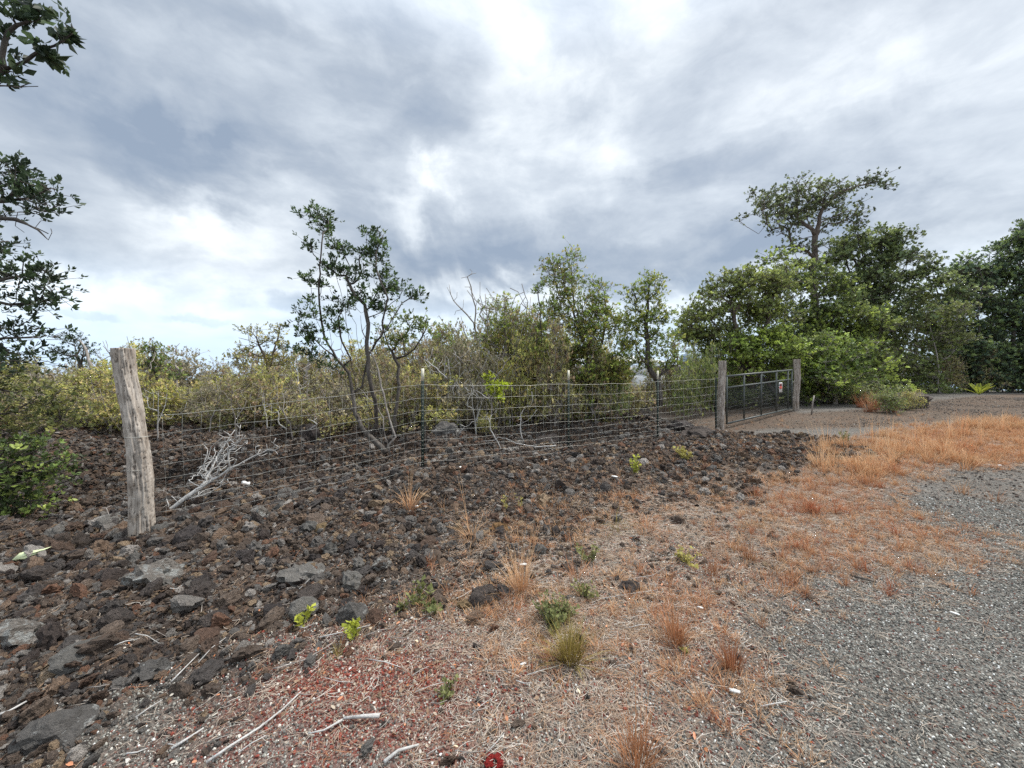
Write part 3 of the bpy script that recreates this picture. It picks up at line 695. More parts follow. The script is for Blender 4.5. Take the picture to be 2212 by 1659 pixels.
# ------------------------------------------------------------------ trees and shrubs
def grow(limbs, tips, seed, step=.22, alpha=.35, jit=.06, r_tip=.004, expo=2.3, rmax=None, up=.15):
    """limbs: list of polylines (first is the trunk, others start on it). Every tip gets tied to the skeleton."""
    rs = np.random.default_rng(seed); pos = []; par = []; plen = []
    def add(p, pr):
        pos.append(np.array(p, float)); par.append(pr); plen.append(0 if pr < 0 else plen[pr] + np.linalg.norm(pos[-1] - pos[pr])); return len(pos) - 1
    for li, lm in enumerate(limbs):
        lm = [np.array(p, float) for p in lm]
        if li == 0: cur = add(lm[0], -1)
        else:
            A = np.array(pos); cur = int(np.argmin(np.linalg.norm(A - lm[0], axis=1)))
            if np.linalg.norm(A[cur] - lm[0]) > step * 1.5: lm = [pos[cur]] + lm
        for a, b in zip(lm[:-1], lm[1:]):
            n_ = max(1, int(np.linalg.norm(b - a) / step))
            for k in range(1, n_ + 1):
                f = k / n_; p = a * (1 - f) + b * f
                if k < n_: p = p + rs.normal(0, jit * .3, 3)
                cur = add(p, cur)
    nt = len(tips)
    if nt:
        cap = len(pos) + nt * 40; A = np.zeros((cap, 3)); Lp = np.zeros(cap); n0 = len(pos); A[:n0] = pos; Lp[:n0] = plen
        d0 = np.min(np.linalg.norm(tips[:, None] - A[None, :n0], axis=2), axis=1); order = np.argsort(d0)
        for ti in order:
            tp = tips[ti]; n0 = len(pos); dd = np.linalg.norm(A[:n0] - tp, axis=1)
            cost = dd + alpha * Lp[:n0] + .5 * np.maximum(0, A[:n0, 2] - tp[2] ) ; j = int(np.argmin(cost)); a = A[j].copy()
            ds = dd[j]; n_ = int(min(30, max(1, round(ds / step)))); cur = j; bow = rs.normal(0, 1, 3) * ds * .10 + np.array([0, 0, -up * ds])
            for k in range(1, n_ + 1):
                f = k / n_; p = a * (1 - f) + tp * f + bow * math.sin(math.pi * f)
                if k < n_: p = p + rs.normal(0, jit, 3) * min(1, ds)
                cur = add(p, cur); A[len(pos) - 1] = p; Lp[len(pos) - 1] = plen[-1]
    pos = np.array(pos); par = np.array(par); n = len(pos); w = np.zeros(n); kids = [[] for _ in range(n)]
    for i in range(n):
        if par[i] >= 0: kids[par[i]].append(i)
    for i in range(n - 1, -1, -1):
        if not kids[i]: w[i] = r_tip ** expo
        if par[i] >= 0: w[par[i]] += w[i]
    rad = w ** (1 / expo)
    if rmax: rad = np.where(rad > r_tip, r_tip + (rad - r_tip) * (rmax - r_tip) / max(rad.max() - r_tip, 1e-6), rad)
    return pos, par, rad, kids
def skin(pos, par, rad, kids, mb, thick=.02, nthin=3, nthick=7):
    """chains follow the thickest child; smooth tubes for limbs, slim prisms for twigs"""
    started = [(0, -1)]; n = len(pos)
    while started:
        s, pr = started.pop(); ch = [] if pr < 0 else [pr]; cur = s
        while True:
            ch.append(cur)
            ks = sorted(kids[cur], key=lambda k: -rad[k])
            for k in ks[1:]: started.append((k, cur))
            if not ks: break
            cur = ks[0]
        if len(ch) < 2: continue
        rr_ = rad[ch].copy()
        if pr >= 0: rr_[0] = min(rad[pr], rad[ch[1]] * 1.3)
        mb.tube(pos[ch], rr_, nthick if rr_.max() > thick else (4 if rr_.max() > thick * .4 else nthin))
def twigs(mb, a, b, ra=.004, rb=.002):
    """vectorised 3-sided prisms from points a to points b"""
    a = np.asarray(a); b = np.asarray(b); n = len(a); t_ = b - a; t_ /= np.linalg.norm(t_, axis=1)[:, None] + 1e-9
    ref = np.where(np.abs(t_[:, 2:3]) < .9, np.array([[0, 0, 1.]]), np.array([[1., 0, 0]])); u = np.cross(t_, ref); u /= np.linalg.norm(u, axis=1)[:, None] + 1e-9; w = np.cross(t_, u)
    V = np.zeros((n, 6, 3))
    for k in range(3):
        an = k * 2.0944; off = math.cos(an) * u + math.sin(an) * w; V[:, k] = a + off * ra; V[:, 3 + k] = b + off * rb
    base = (np.arange(n) * 6)[:, None, None]
    q = np.array([[0, 1, 4, 3], [1, 2, 5, 4], [2, 0, 3, 5]])[None] + base
    mb.add(V.reshape(-1, 3), q.reshape(-1, 4))
def rosettes(centers, dirs, n_leaf, leaf, width, colors, seed, cvar=.25, open_=.9):
    """leaf whorls: each leaf a folded diamond"""
    rs = np.random.default_rng(seed); n = len(centers); m_ = n * n_leaf
    dirs = dirs / (np.linalg.norm(dirs, axis=1)[:, None] + 1e-9)
    ref = np.where(np.abs(dirs[:, 2:3]) < .9, np.array([[0, 0, 1.]]), np.array([[1., 0, 0]])); u = np.cross(dirs, ref); u /= np.linalg.norm(u, axis=1)[:, None]; w = np.cross(dirs, u)
    ang = (np.arange(n_leaf) * 2.4)[None] + rs.uniform(0, 6.28, (n, 1)) + rs.normal(0, .25, (n, n_leaf))
    tilt = open_ * rs.uniform(.45, 1.25, (n, n_leaf))
    rad = np.cos(ang)[..., None] * u[:, None] + np.sin(ang)[..., None] * w[:, None]
    ld = np.cos(tilt)[..., None] * dirs[:, None] + np.sin(tilt)[..., None] * rad
    sd = np.cross(ld, dirs[:, None]); sd /= np.linalg.norm(sd, axis=2)[..., None] + 1e-9; nm = np.cross(sd, ld)
    ln = leaf * rs.uniform(.55, 1.15, (n, n_leaf, 1)) * rs.uniform(.7, 1.3, (n, 1, 1)); c0 = centers[:, None] + dirs[:, None] * rs.uniform(-.5, .5, (n, n_leaf, 1)) * leaf
    V = np.zeros((n, n_leaf, 4, 3)); wd = ln * width
    V[:, :, 0] = c0; V[:, :, 1] = c0 + ld * ln * .55 + sd * wd - nm * ln * .08; V[:, :, 2] = c0 + ld * ln - nm * 0; V[:, :, 3] = c0 + ld * ln * .55 - sd * wd - nm * ln * .08
    V[:, :, 2] += nm * ln * .05
    base = (np.arange(m_) * 4)[:, None, None]; T = np.array([[0, 1, 2], [0, 2, 3]])[None] + base
    colors = np.asarray(colors, float)
    if colors.ndim == 1: colors = np.repeat(colors[None], n, 0)
    cc = colors[:, None] * rs.uniform(1 - cvar, 1 + cvar, (n, n_leaf, 1)); C = np.repeat(cc[:, :, None], 4, 2)
    return V.reshape(-1, 3), T.reshape(-1, 3), C.reshape(-1, 3)
def palette(n, cols, rs, spatial=None):
    cols = np.asarray(cols, float); k = rs.integers(0, len(cols), n)
    if spatial is not None: k = np.clip((spatial * len(cols)).astype(int), 0, len(cols) - 1) * (rs.uniform(0, 1, n) < .7) + k * (rs.uniform(0, 1, n) >= .7); k = np.clip(k, 0, len(cols) - 1).astype(int)
    return cols[k] * rs.uniform(.8, 1.2, (n, 1))
OHIA = [(.11, .15, .04), (.15, .20, .05), (.21, .26, .06), (.12, .17, .05)]
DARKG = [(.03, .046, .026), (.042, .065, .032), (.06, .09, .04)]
BRIGHT = [(.19, .25, .055), (.25, .32, .065), (.32, .38, .08), (.14, .18, .05)]
OLIVE = [(.24, .23, .09), (.30, .28, .11), (.20, .20, .08), (.36, .31, .14), (.25, .18, .11)]
def make_tree(name, label, cat, limbs, blobs, seed, per=9, spread=.16, leaf=.05, n_leaf=6, width=.26, cols=OHIA, bark='bark', rmax=.12, r_tip=.005,
              step=.22, alpha=.35, jit=.05, group=None, hole=0., base=None, world_pts=True, return_parts=False, open_=.9, upw=.7, mult=1.0, clump=0, csize=.3):
    """blobs: (centre, (rx,ry,rz), number of clusters)"""
    rs = np.random.default_rng(seed); cl = []
    blobs = [(c, rad, max(2, int(n * mult))) for c, rad, n in blobs]
    for c, rad, n in blobs:
        v = rs.normal(0, 1, (n, 3)); v /= np.linalg.norm(v, axis=1)[:, None]; rr_ = rs.uniform(.0, 1, (n, 1)) ** (1 / 2.2)
        rr_ = hole + (1 - hole) * rr_; pp = np.array(c)[None] + v * rr_ * np.array(rad)[None]
        if clump:       # leaves gather in flat-bottomed sprays with gaps between
            m_ = max(2, n // clump); ctr = pp[:m_]; k = rs.integers(0, m_, n); off = rs.normal(0, 1, (n, 3)) * np.array([1, 1, .42]) * csize
            off[:, 2] = np.abs(off[:, 2]) - .2 * csize - .25 * (off[:, 0] ** 2 + off[:, 1] ** 2) / csize; pp = ctr[k] + off
        cl.append(pp)
    cl = np.concatenate(cl) if cl else np.zeros((0, 3)); base = np.array(limbs[0][0], float) if base is None else np.array(base, float)
    pos, par, rad, kids = grow(limbs, cl, seed + 1, step, alpha, jit, r_tip, 2.3, rmax)
    wood = MB(); skin(pos - base, par, rad, kids, wood)
    leafm = None
    if len(cl) and per:
        n = len(cl); cen = np.repeat(cl, per, 0) + rs.normal(0, 1, (n * per, 3)) * spread * np.array([1, 1, .6])
        d = cen - np.repeat(cl - np.array([0, 0, spread * 1.2]), per, 0) + rs.normal(0, .05, cen.shape); d[:, 2] += spread * upw
        start = np.repeat(cl, per, 0) * .75 + cen * .25 - np.array([0, 0, spread * .3])
        twigs(wood, start - base, cen - base, r_tip * .8, r_tip * .35)
        tone = rs.uniform(0, 1, n); tone = np.repeat(tone, per)
        cc = palette(n * per, cols, rs, tone) * np.repeat(rs.uniform(.62, 1.38, (n, 1)), per, 0)
        V, T, C = rosettes(cen - base, d, n_leaf, leaf, width, cc, seed + 2, open_=open_)
        leafm = mesh_np('crown', V, T, M['leaf'], C)
    wm = wood.mesh('trunk', M[bark], True)
    if return_parts: return wm, leafm
    t = thing(name, label, cat, base, group)
    link('trunk', wm, t)
    if leafm is not None: link('crown', leafm, t, kind='stuff')
    return t
def L3(pts, d, wob=.0, seed=0, k=1.0, ox=0., oy=0.):
    rs = random.Random(seed); a = rs.uniform(0, 6); out = []
    for i, (x, y) in enumerate(pts): out.append(P3(ox + x * k, oy + y * k, d + wob * math.sin(a + i * .6)))
    return out
def B3(blobs, d, k=1.0, ox=0., oy=0., dens=1.0, depth=1.0, dd=None):
    out = []
    for b in blobs:
        x, y, rx, ry = b[:4]; off = b[4] if len(b) > 4 else 0.; D = d + off
        c = P3(ox + x * k, oy + y * k, D); w = rx * k / F * D; h = ry * k / F * D
        out.append((c, (w, depth * max(w, h) * .9, h), max(2, int(dens * w * h * 60 + 2))))
    return out

# --- the forked shrub behind the fence, left of centre
q = .6934
sd_ = 6.9
mainlimbs = [[(750, 1490), (650, 1390), (575, 1270), (560, 1150), (540, 1040), (470, 960), (400, 830), (378, 700), (368, 560), (372, 430), (385, 300), (392, 240)],
             [(600, 1290), (500, 1180), (430, 1100), (330, 1070), (270, 1050), (240, 1000)], [(430, 1100), (370, 1020), (340, 930), (300, 850), (280, 760)],
             [(750, 1490), (700, 1330), (640, 1210), (575, 1100), (552, 960), (540, 850), (520, 700), (490, 560), (455, 430), (480, 350)],
             [(600, 1150), (630, 1030), (650, 930), (720, 830), (740, 700), (760, 610), (720, 520), (690, 430), (700, 330), (735, 250)],
             [(625, 1030), (590, 870), (580, 760), (540, 680), (530, 560), (510, 470)], [(720, 830), (790, 720), (840, 640), (920, 590)],
             [(552, 960), (500, 860), (480, 740), (450, 680)], [(740, 700), (680, 620), (650, 500), (600, 380)], [(640, 1210), (600, 1000), (560, 860), (500, 700), (430, 560)], [(700, 1330), (690, 1200), (660, 1080), (640, 900), (650, 760), (630, 650)], [(720, 830), (680, 760), (640, 740)], [(400, 830), (350, 700), (330, 600), (320, 520)], [(470, 960), (400, 900), (330, 830)], [(430, 1100), (470, 1000), (440, 900), (430, 800)], [(600, 1290), (540, 1170), (520, 1080)]]
mainblobs = [(350, 140, 70, 42), (400, 205, 62, 45), (318, 320, 40, 26), (485, 340, 58, 46), (440, 450, 60, 60), (555, 470, 80, 50), (705, 290, 50, 60), (685, 400, 60, 55), (742, 480, 46, 46),
             (600, 350, 45, 26), (690, 650, 55, 50), (905, 590, 42, 34), (835, 560, 36, 20), (285, 700, 55, 34), (300, 790, 70, 42), (330, 845, 46, 34), (312, 610, 16, 36), (280, 475, 22, 18),
             (340, 520, 40, 26), (590, 590, 50, 50), (450, 690, 40, 46), (340, 940, 50, 26), (245, 905, 18, 8), (475, 780, 50, 36), (520, 640, 50, 50), (765, 560, 40, 30), (640, 240, 10, 8), (460, 1000, 30, 14), (720, 560, 60, 30)]
make_tree('ohia_shrub', 'tall forked shrub with bare stems and dark leaf tufts, left of the first steel post', 'shrub',
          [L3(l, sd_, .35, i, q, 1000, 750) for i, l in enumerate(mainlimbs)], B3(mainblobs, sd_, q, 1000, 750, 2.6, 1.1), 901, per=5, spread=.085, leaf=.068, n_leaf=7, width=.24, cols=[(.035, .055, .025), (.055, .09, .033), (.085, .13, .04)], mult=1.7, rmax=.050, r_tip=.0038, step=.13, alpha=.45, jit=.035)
# bleached dead stems beside it
def deadwood(name, label, cat, limbs, tips, seed, rmax=.03, r_tip=.003, bark='bark_pale', step=.12, jit=.035, group=None):
    base = np.array(limbs[0][0], float); pos, par, rad, kids = grow(limbs, np.array(tips, float).reshape(-1, 3), seed, step, .3, jit, r_tip, 2.2, rmax)
    mb = MB(); skin(pos - base, par, rad, kids, mb, .012, 3, 6); o = link(name, mb.mesh(name, M[bark], True), label=label, category=cat); o.location = base
    if group: o['group'] = group
    return o
deadwood('dead_sapling', 'bleached bare stems twisting up beside the forked shrub trunk', 'dead sapling', [L3([(775, 1510), (745, 1400), (735, 1290), (690, 1210), (645, 1180), (620, 1140)], 6.75, .05, 1, q, 1000, 750), L3([(800, 1470), (805, 1400), (770, 1300), (735, 1150), (700, 1000), (655, 900), (615, 800), (605, 710)], 6.8, .1, 2, q, 1000, 750)],
         [P3(1000 + x * q, 750 + y * q, 6.8) for x, y in ((560, 1180), (640, 760), (700, 900), (590, 1120), (660, 1030))], 77, .022, .0035, 'bark_grey')
make_tree('ohia_shrub', 'short leafy shrub with spreading yellow-green tufts, just right of the forked shrub', 'shrub',
          [L3(l, 7.7, .2, i, q, 1000, 750) for i, l in enumerate([[(790, 1400), (810, 1230), (825, 1110), (825, 1000), (800, 955), (860, 940), (915, 895), (955, 830), (990, 760)], [(800, 955), (760, 880), (740, 810), (700, 770)], [(860, 940), (850, 860), (830, 780), (860, 720)]])],
          B3([(770, 780, 45, 30), (880, 725, 55, 26), (960, 750, 60, 34), (1015, 815, 20, 18), (820, 860, 45, 30), (760, 850, 30, 30), (900, 800, 40, 24), (790, 690, 36, 26)], 7.7, q, 1000, 750, 2.2), 905, per=5, spread=.1, leaf=.065, n_leaf=6, cols=[(.10, .14, .04), (.16, .21, .055), (.21, .24, .07)], rmax=.035, mult=1.6, step=.15)

# --- tree outside the left edge whose boughs hang into the picture
def left_tree():
    limbs = [[Vector((-7.6, 4.4, -.1)), Vector((-7.5, 4.4, 2)), Vector((-7.2, 4.3, 4.2)), Vector((-6.6, 4.0, 5.6))],
             [Vector((-7.4, 4.4, 2.4)), P3(-120, 1180, 4.5), P3(40, 1200, 4.4), P3(150, 1180, 4.4)],
             [Vector((-7.4, 4.4, 2.0)), P3(-100, 1350, 4.4), P3(60, 1330, 4.3), P3(160, 1330, 4.3)],
             [Vector((-7.3, 4.4, 3.2)), P3(-90, 780, 4.2), P3(30, 790, 4.1), P3(120, 780, 4.1), P3(200, 740, 4.1)],
             [Vector((-7.2, 4.35, 3.4)), P3(-60, 830, 4.2), P3(60, 870, 4.1), P3(150, 900, 4.1), P3(190, 920, 4.1)]]
    b = B3([(60, 1075, 130, 70), (20, 980, 70, 40), (150, 1080, 60, 26), (60, 1170, 120, 60), (150, 1180, 60, 40), (40, 1290, 130, 60), (160, 1330, 50, 26), (-20, 1400, 90, 70), (120, 1400, 50, 20), (215, 1140, 30, 14), (190, 1060, 30, 14)], 4.4, dens=1.5)
    b += B3([(20, 640, 50, 46), (60, 700, 70, 44), (110, 740, 80, 30), (220, 740, 22, 20), (160, 800, 60, 22), (60, 760, 90, 34), (10, 840, 30, 26), (200, 810, 18, 14), (150, 830, 30, 14)], 4.1, dens=1.6)
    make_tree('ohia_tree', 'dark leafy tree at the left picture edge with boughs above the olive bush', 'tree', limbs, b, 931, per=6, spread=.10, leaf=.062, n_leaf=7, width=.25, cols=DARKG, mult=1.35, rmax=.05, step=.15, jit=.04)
    k = .663
    limbs = [[Vector((-7.9, 2.6, -.1)), Vector((-6.6, 2.6, 2.2)), P3(-500, 420, 2.7), P3(-120, 330, 2.6), P3(15, 275, 2.6)],
             [P3(15, 275, 2.6), P3(60, 258, 2.6), P3(100, 242, 2.6), P3(130, 218, 2.6), P3(165, 195, 2.6), P3(215, 180, 2.6), P3(250, 160, 2.6), P3(290, 125, 2.6)],
             [P3(15, 275, 2.6), P3(8, 225, 2.6), P3(30, 130, 2.6), P3(65, 100, 2.6), P3(110, 85, 2.6)],
             [P3(-120, 330, 2.6), P3(20, 338, 2.6), P3(75, 343, 2.6), P3(150, 340, 2.6)], [P3(75, 343, 2.6), P3(115, 328, 2.6)], [P3(30, 130, 2.6), P3(0, 90, 2.6)]]
    b = B3([(100, 75, 60, 22), (60, 50, 36, 16), (150, 50, 24, 12), (75, 5, 20, 10), (10, 110, 16, 12), (150, 175, 40, 20), (185, 200, 34, 22), (290, 115, 30, 12), (265, 140, 24, 14), (225, 135, 14, 8), (60, 290, 26, 12), (15, 180, 16, 20), (10, 320, 18, 8), (200, 225, 16, 6)], 2.6, dens=13)
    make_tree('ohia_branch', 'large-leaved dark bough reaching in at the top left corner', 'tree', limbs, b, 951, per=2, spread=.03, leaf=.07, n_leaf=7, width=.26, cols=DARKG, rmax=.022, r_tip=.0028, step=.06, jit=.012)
left_tree()
deadwood('dead_branch', 'bare forked twig drooping below the dark boughs at the left edge', 'branch', [[P3(-150, 840, 4.0), P3(10, 860, 4.0), P3(110, 885, 4.0), P3(150, 905, 4.0), P3(190, 945, 4.0)]],
         [P3(x, y, 4.0) for x, y in ((205, 915), (180, 868), (60, 890), (95, 915), (200, 900), (160, 870), (140, 895), (100, 830), (70, 835))], 78, .02, .003, 'bark')
make_tree('leafy_bush', 'bright green leafy bush in the lower left, under the dark boughs', 'bush', [[Vector((-6.6, 4.6, -.05)), Vector((-6.5, 4.6, .5)), Vector((-6.3, 4.5, 1.2))], [Vector((-6.5, 4.6, .2)), P3(120, 1850, 4.4), P3(230, 1800, 4.3)]],
          B3([(20, 1850, 170, 110), (150, 1900, 110, 80), (40, 1980, 150, 70), (230, 1850, 50, 50), (100, 1760, 80, 50), (10, 2040, 100, 40)], 4.45, dens=3.2, depth=.6), 961, per=6, spread=.11, leaf=.055, n_leaf=6, width=.3, cols=[(.06, .09, .025), (.10, .14, .035), (.17, .22, .05), (.24, .28, .07), (.05, .07, .025)], rmax=.06, bark='bark', step=.15, open_=1.1)
make_tree('leafy_bush', 'olive bush at the left edge between the bright bush and the dark boughs', 'bush', [[Vector((-7.4, 5.2, 0)), Vector((-7.3, 5.2, .8)), Vector((-7.1, 5.2, 1.5))]],
          B3([(20, 1500, 150, 70), (-20, 1430, 130, 60), (60, 1450, 60, 30), (200, 1560, 60, 40), (150, 1590, 130, 60), (30, 1660, 190, 80), (200, 1650, 80, 60), (60, 1740, 120, 40), (-60, 1480, 100, 50)], 5.3, dens=2.2, depth=.7), 971, per=6, spread=.12, leaf=.055, n_leaf=6, width=.3, cols=[(.085, .10, .035), (.13, .14, .045), (.20, .20, .06)], rmax=.06, bark='bark', step=.17, open_=1.1)

# --- scrub behind the fence: eight kinds of bush, each copy a thing of its own
def scrub_variant(seed, leafy=1.0, cols=OLIVE, tall=1.0):
    rs = np.random.default_rng(seed); limbs = []
    nst = 6
    limbs.append([(0, 0, -.1), (.02, 0, .12)])
    for k in range(nst):
        a = rs.uniform(0, 6.28); r1 = rs.uniform(.2, .6); limbs.append([(0, 0, .05), (math.cos(a) * r1 * .4, math.sin(a) * r1 * .4, .4), (math.cos(a) * r1, math.sin(a) * r1, .95)])
    blobs = []
    for k in range(8):
        a = rs.uniform(0, 6.28); r1 = rs.uniform(0, .6); z = rs.uniform(.35, 1.0) * (1.15 - .4 * r1); blobs.append(((math.cos(a) * r1, math.sin(a) * r1, z), (.34, .34, .26 * tall), int(15 * leafy)))
    blobs.append(((0, 0, .45), (.8, .8, .4), int(30 * leafy)))
    for k in range(5): a = rs.uniform(0, 6.28); r1 = rs.uniform(0, .7); blobs.append(((math.cos(a) * r1, math.sin(a) * r1, 1.22 * rs.uniform(.9, 1.15)), (.07, .07, .2), 5))
    return make_tree('', '', '', limbs, blobs, seed, per=5, spread=.10, leaf=.055, n_leaf=5, width=.32, cols=cols, bark='bark_grey', rmax=.028, r_tip=.0045, step=.16, alpha=.3, jit=.05, base=(0, 0, 0), return_parts=True, open_=1.1)
YEL = [(.32, .32, .09), (.40, .38, .11), (.25, .26, .08), (.42, .34, .14)]
GREY = [(.24, .21, .13), (.29, .25, .17), (.18, .175, .10)]
SC = [scrub_variant(1001, 1.3), scrub_variant(1002, 1.0, YEL), scrub_variant(1003, 1.2, GREY), scrub_variant(1004, 1.4, [(.13, .17, .055), (.18, .22, .065), (.24, .25, .08)]),
      scrub_variant(1005, .7, GREY, 1.3), scrub_variant(1006, 1.2, YEL), scrub_variant(1007, 1.3, OLIVE), scrub_variant(1008, 1.0, OLIVE, 1.2)]
SCL = ['dense olive', 'yellow-green', 'drab grey-green', 'mid green', 'twiggy grey', 'yellow', 'brownish olive', 'open olive']  # colour words in variant order; both yellow kinds share one leaf palette
def scrub(x, y, h, w, kind, label, group, rz=None, z=None):
    t = thing('scrub_bush', label, 'bush', (x, y, (GH(x, y) if z is None else z) - .03), group, random.uniform(0, 6.28) if rz is None else rz)
    t.scale = (w, w, h / 1.4)
    a, b = SC[kind]; link('stem', a, t); link('crown', b, t, kind='stuff'); return t
TOP = np.array([(-400, 1480), (100, 1490), (330, 1470), (560, 1410), (700, 1450), (900, 1455), (1150, 1420), (1400, 1420), (1600, 1370), (1750, 1300), (1850, 1280), (2000, 1240), (2150, 1280), (2300, 1330), (2450, 1430)], float)
def where(px, k, row):
    spot = 'at the far left' if px < 380 else 'behind the corner post' if px < 700 else 'behind the dead branch' if px < 1080 else 'behind the forked shrub' if px < 1560 else 'behind the first steel post' if px < 1800 else 'below the bare dead tree' if px < 2080 else 'behind the second steel post'
    return f'{SCL[k]} bush {spot}, in the {row}', f'{SCL[k]} bushes {spot}, {row}'
def scrub_belt():
    rs = random.Random(31); random.seed(32)
    # front row, bases around nine metres out
    for px in range(-300, 2240, 92):
        d = rs.uniform(8.6, 9.6) if px > 250 else rs.uniform(9.0, 10)
        if px > 1500: d = rs.uniform(8.3, 9.4)
        X = (px - CX) / F * d; g = GH(X, d); top = float(np.interp(px, TOP[:, 0], TOP[:, 1])) + rs.uniform(-40, 150)
        hgt = max(.5, EYE + (HY - top) / F * d - g)
        k = rs.choice([0, 1, 2, 4, 6, 7, 5]); 
        scrub(X, d, hgt, rs.uniform(.75, 1.0), k, *where(px, k, 'front row of scrub'))
    for row, (d0, d1, stp) in enumerate(((10, 12, 80), (12.5, 15.5, 70), (17, 22, 64), (24, 34, 60), (38, 60, 60))):
        for px in range(-420, 2420, stp):
            d = rs.uniform(d0, d1); p2 = px + rs.uniform(-30, 30); X = (p2 - CX) / F * d; g = GH(X, d)
            if p2 > 2250 and row < 2: continue
            tb = float(np.interp(p2, TOP[:, 0], TOP[:, 1])) if row < 2 else (1484 if p2 < 1500 else 1460)
            top = tb + rs.uniform(-70, 90); hgt = EYE + (HY - top) / F * d - g
            hgt = min(max(hgt, .7), 4.2); k = rs.randrange(8)
            scrub(X, d, hgt, rs.uniform(.8, 1.2) * (1 + .25 * row), k, *where(p2, k, ('middle scrub', 'middle scrub', 'far scrub', 'far scrub', 'farthest scrub')[row]))
scrub_belt()
def bare_saplings():
    rs = random.Random(41); V_ = []
    for k in range(6):
        r2 = np.random.default_rng(600 + k); a = r2.uniform(-.25, .25, 2); lm = [[(0, 0, -.05), (a[0] * .3, a[1] * .3, .35), (a[0] + r2.normal(0, .08), a[1] + r2.normal(0, .08), .7), (a[0] * 1.4, a[1] * 1.4, 1.0)], [(a[0] * .3, a[1] * .3, .35), (-a[1] * .9, a[0] * .9, .72), (-a[1] * 1.3, a[0], .95)]]
        tips = np.stack([r2.normal(0, .24, 16), r2.normal(0, .24, 16), r2.uniform(.55, 1.12, 16)], 1)
        pos, par, rad, kids = grow(lm, tips, 610 + k, .09, .3, .03, .0035, 2.2, .014); mb = MB(); skin(pos, par, rad, kids, mb, .012, 3, 5); V_.append(mb.mesh('bare_sapling', M['bark_grey' if k % 3 else 'bark_pale'], True))
    for i in range(58):
        px = rs.uniform(150, 2350); d = rs.choice([rs.uniform(8.0, 9.0), rs.uniform(9.5, 12), rs.uniform(12, 15)]); X = (px - CX) / F * d
        top = float(np.interp(px, TOP[:, 0], TOP[:, 1])) - rs.uniform(-60, 70); h = EYE + (HY - top) / F * d - GH(X, d)
        if d < 9: h *= rs.uniform(.35, .8)
        o = link('bare_sapling', V_[rs.randrange(6)]); o.location = (X, d, GH(X, d) - .02); o.scale = (h * .8, h * .8, h); o.rotation_euler = (0, 0, rs.uniform(0, 6))
        a, b = where(px, 0, 'scrub'); spot = a.split('bush ')[1].split(',')[0]; look = 'short' if h < 1.0 else 'knee-high' if h < 1.3 else 'tall'; look = {'short': 'short', 'knee-high': 'waist-high', 'tall': 'tall'}[look]; rw = 'at the scrub front' if d < 9 else 'amid the scrub' if d < 12 else 'deep in the scrub'
        o['label'] = f'{look} leafless grey twiggy sapling {spot}, {rw}'; o['category'] = 'sapling'; o['group'] = f'{look} leafless saplings {spot}, {rw}'
bare_saplings()
random.seed(33)
scrub(-.55, 8.2, .55, .35, 5, 'small bright lime sprig bush low behind the fence right of the first steel post', None)
make_tree('young_shrub', 'bright lime green young shoots rising behind the wire between the first two steel posts', 'shrub', [[P3(1960, 1700, 7.4), P3(1970, 1600, 7.4), P3(1955, 1520, 7.4)]],
          B3([(1925, 1500, 22, 14), (1950, 1530, 30, 26), (1985, 1520, 20, 16), (1960, 1560, 18, 20), (1915, 1480, 10, 8)], 7.4, dens=9), 1301, per=5, spread=.05, leaf=.05, n_leaf=6, cols=[(.30, .36, .03), (.38, .42, .04)], rmax=.012, step=.1)

# --- taller bushes and small trees in the middle
make_tree('ohia_tree', 'open flat-topped little tree with sparse dark tufts, above the scrub left of the forked shrub', 'tree',
          [L3([(1075, 1640), (1070, 1520), (1060, 1455), (1040, 1400), (1020, 1360), (1010, 1330)], 11.5, .2, 1), L3([(1060, 1455), (1075, 1390), (1090, 1345), (1100, 1310)], 11.5, .2, 2), L3([(1020, 1360), (980, 1340), (940, 1330)], 11.5, .2, 3)],
          B3([(1000, 1300, 50, 22), (1040, 1340, 50, 22), (1095, 1300, 40, 22), (1110, 1350, 36, 26), (960, 1380, 46, 30), (930, 1420, 40, 30), (1060, 1420, 60, 36), (1130, 1410, 30, 30), (1110, 1280, 20, 10)], 11.5, dens=.9), 1101, per=4, spread=.10, leaf=.065, n_leaf=6, cols=[(0.15, 0.153, 0.043), (0.213, 0.203, 0.051), (0.33, 0.284, 0.058)], rmax=.05, r_tip=.006, bark='bark_brown', step=.2, mult=2.4)
for i, (bx, by, tp, d) in enumerate([
        ([(320, 1560), (318, 1440), (300, 1400)], None, [(250, 1390, 60, 36), (310, 1350, 50, 30), (350, 1400, 40, 30), (270, 1330, 40, 20)], 13),
        ([(640, 1600), (620, 1480), (600, 1420)], None, [(600, 1400, 46, 40), (640, 1440, 40, 30), (610, 1370, 26, 22), (580, 1450, 30, 24), (690, 1480, 40, 20)], 10.5)]):
    make_tree('ohia_tree', ['thin dark tree with spidery branches against the sea horizon, left of the corner post', 'small green-tufted tree peeping out right of the corner post top'][i], 'tree',
              [L3(bx, d, .1, i)], B3(tp, d, dens=.9), 1150 + i, per=4, spread=.11, leaf=.07, n_leaf=6, cols=DARKG if i == 0 else OHIA, rmax=.06, r_tip=.006, bark='bark', step=.2, mult=2.4)
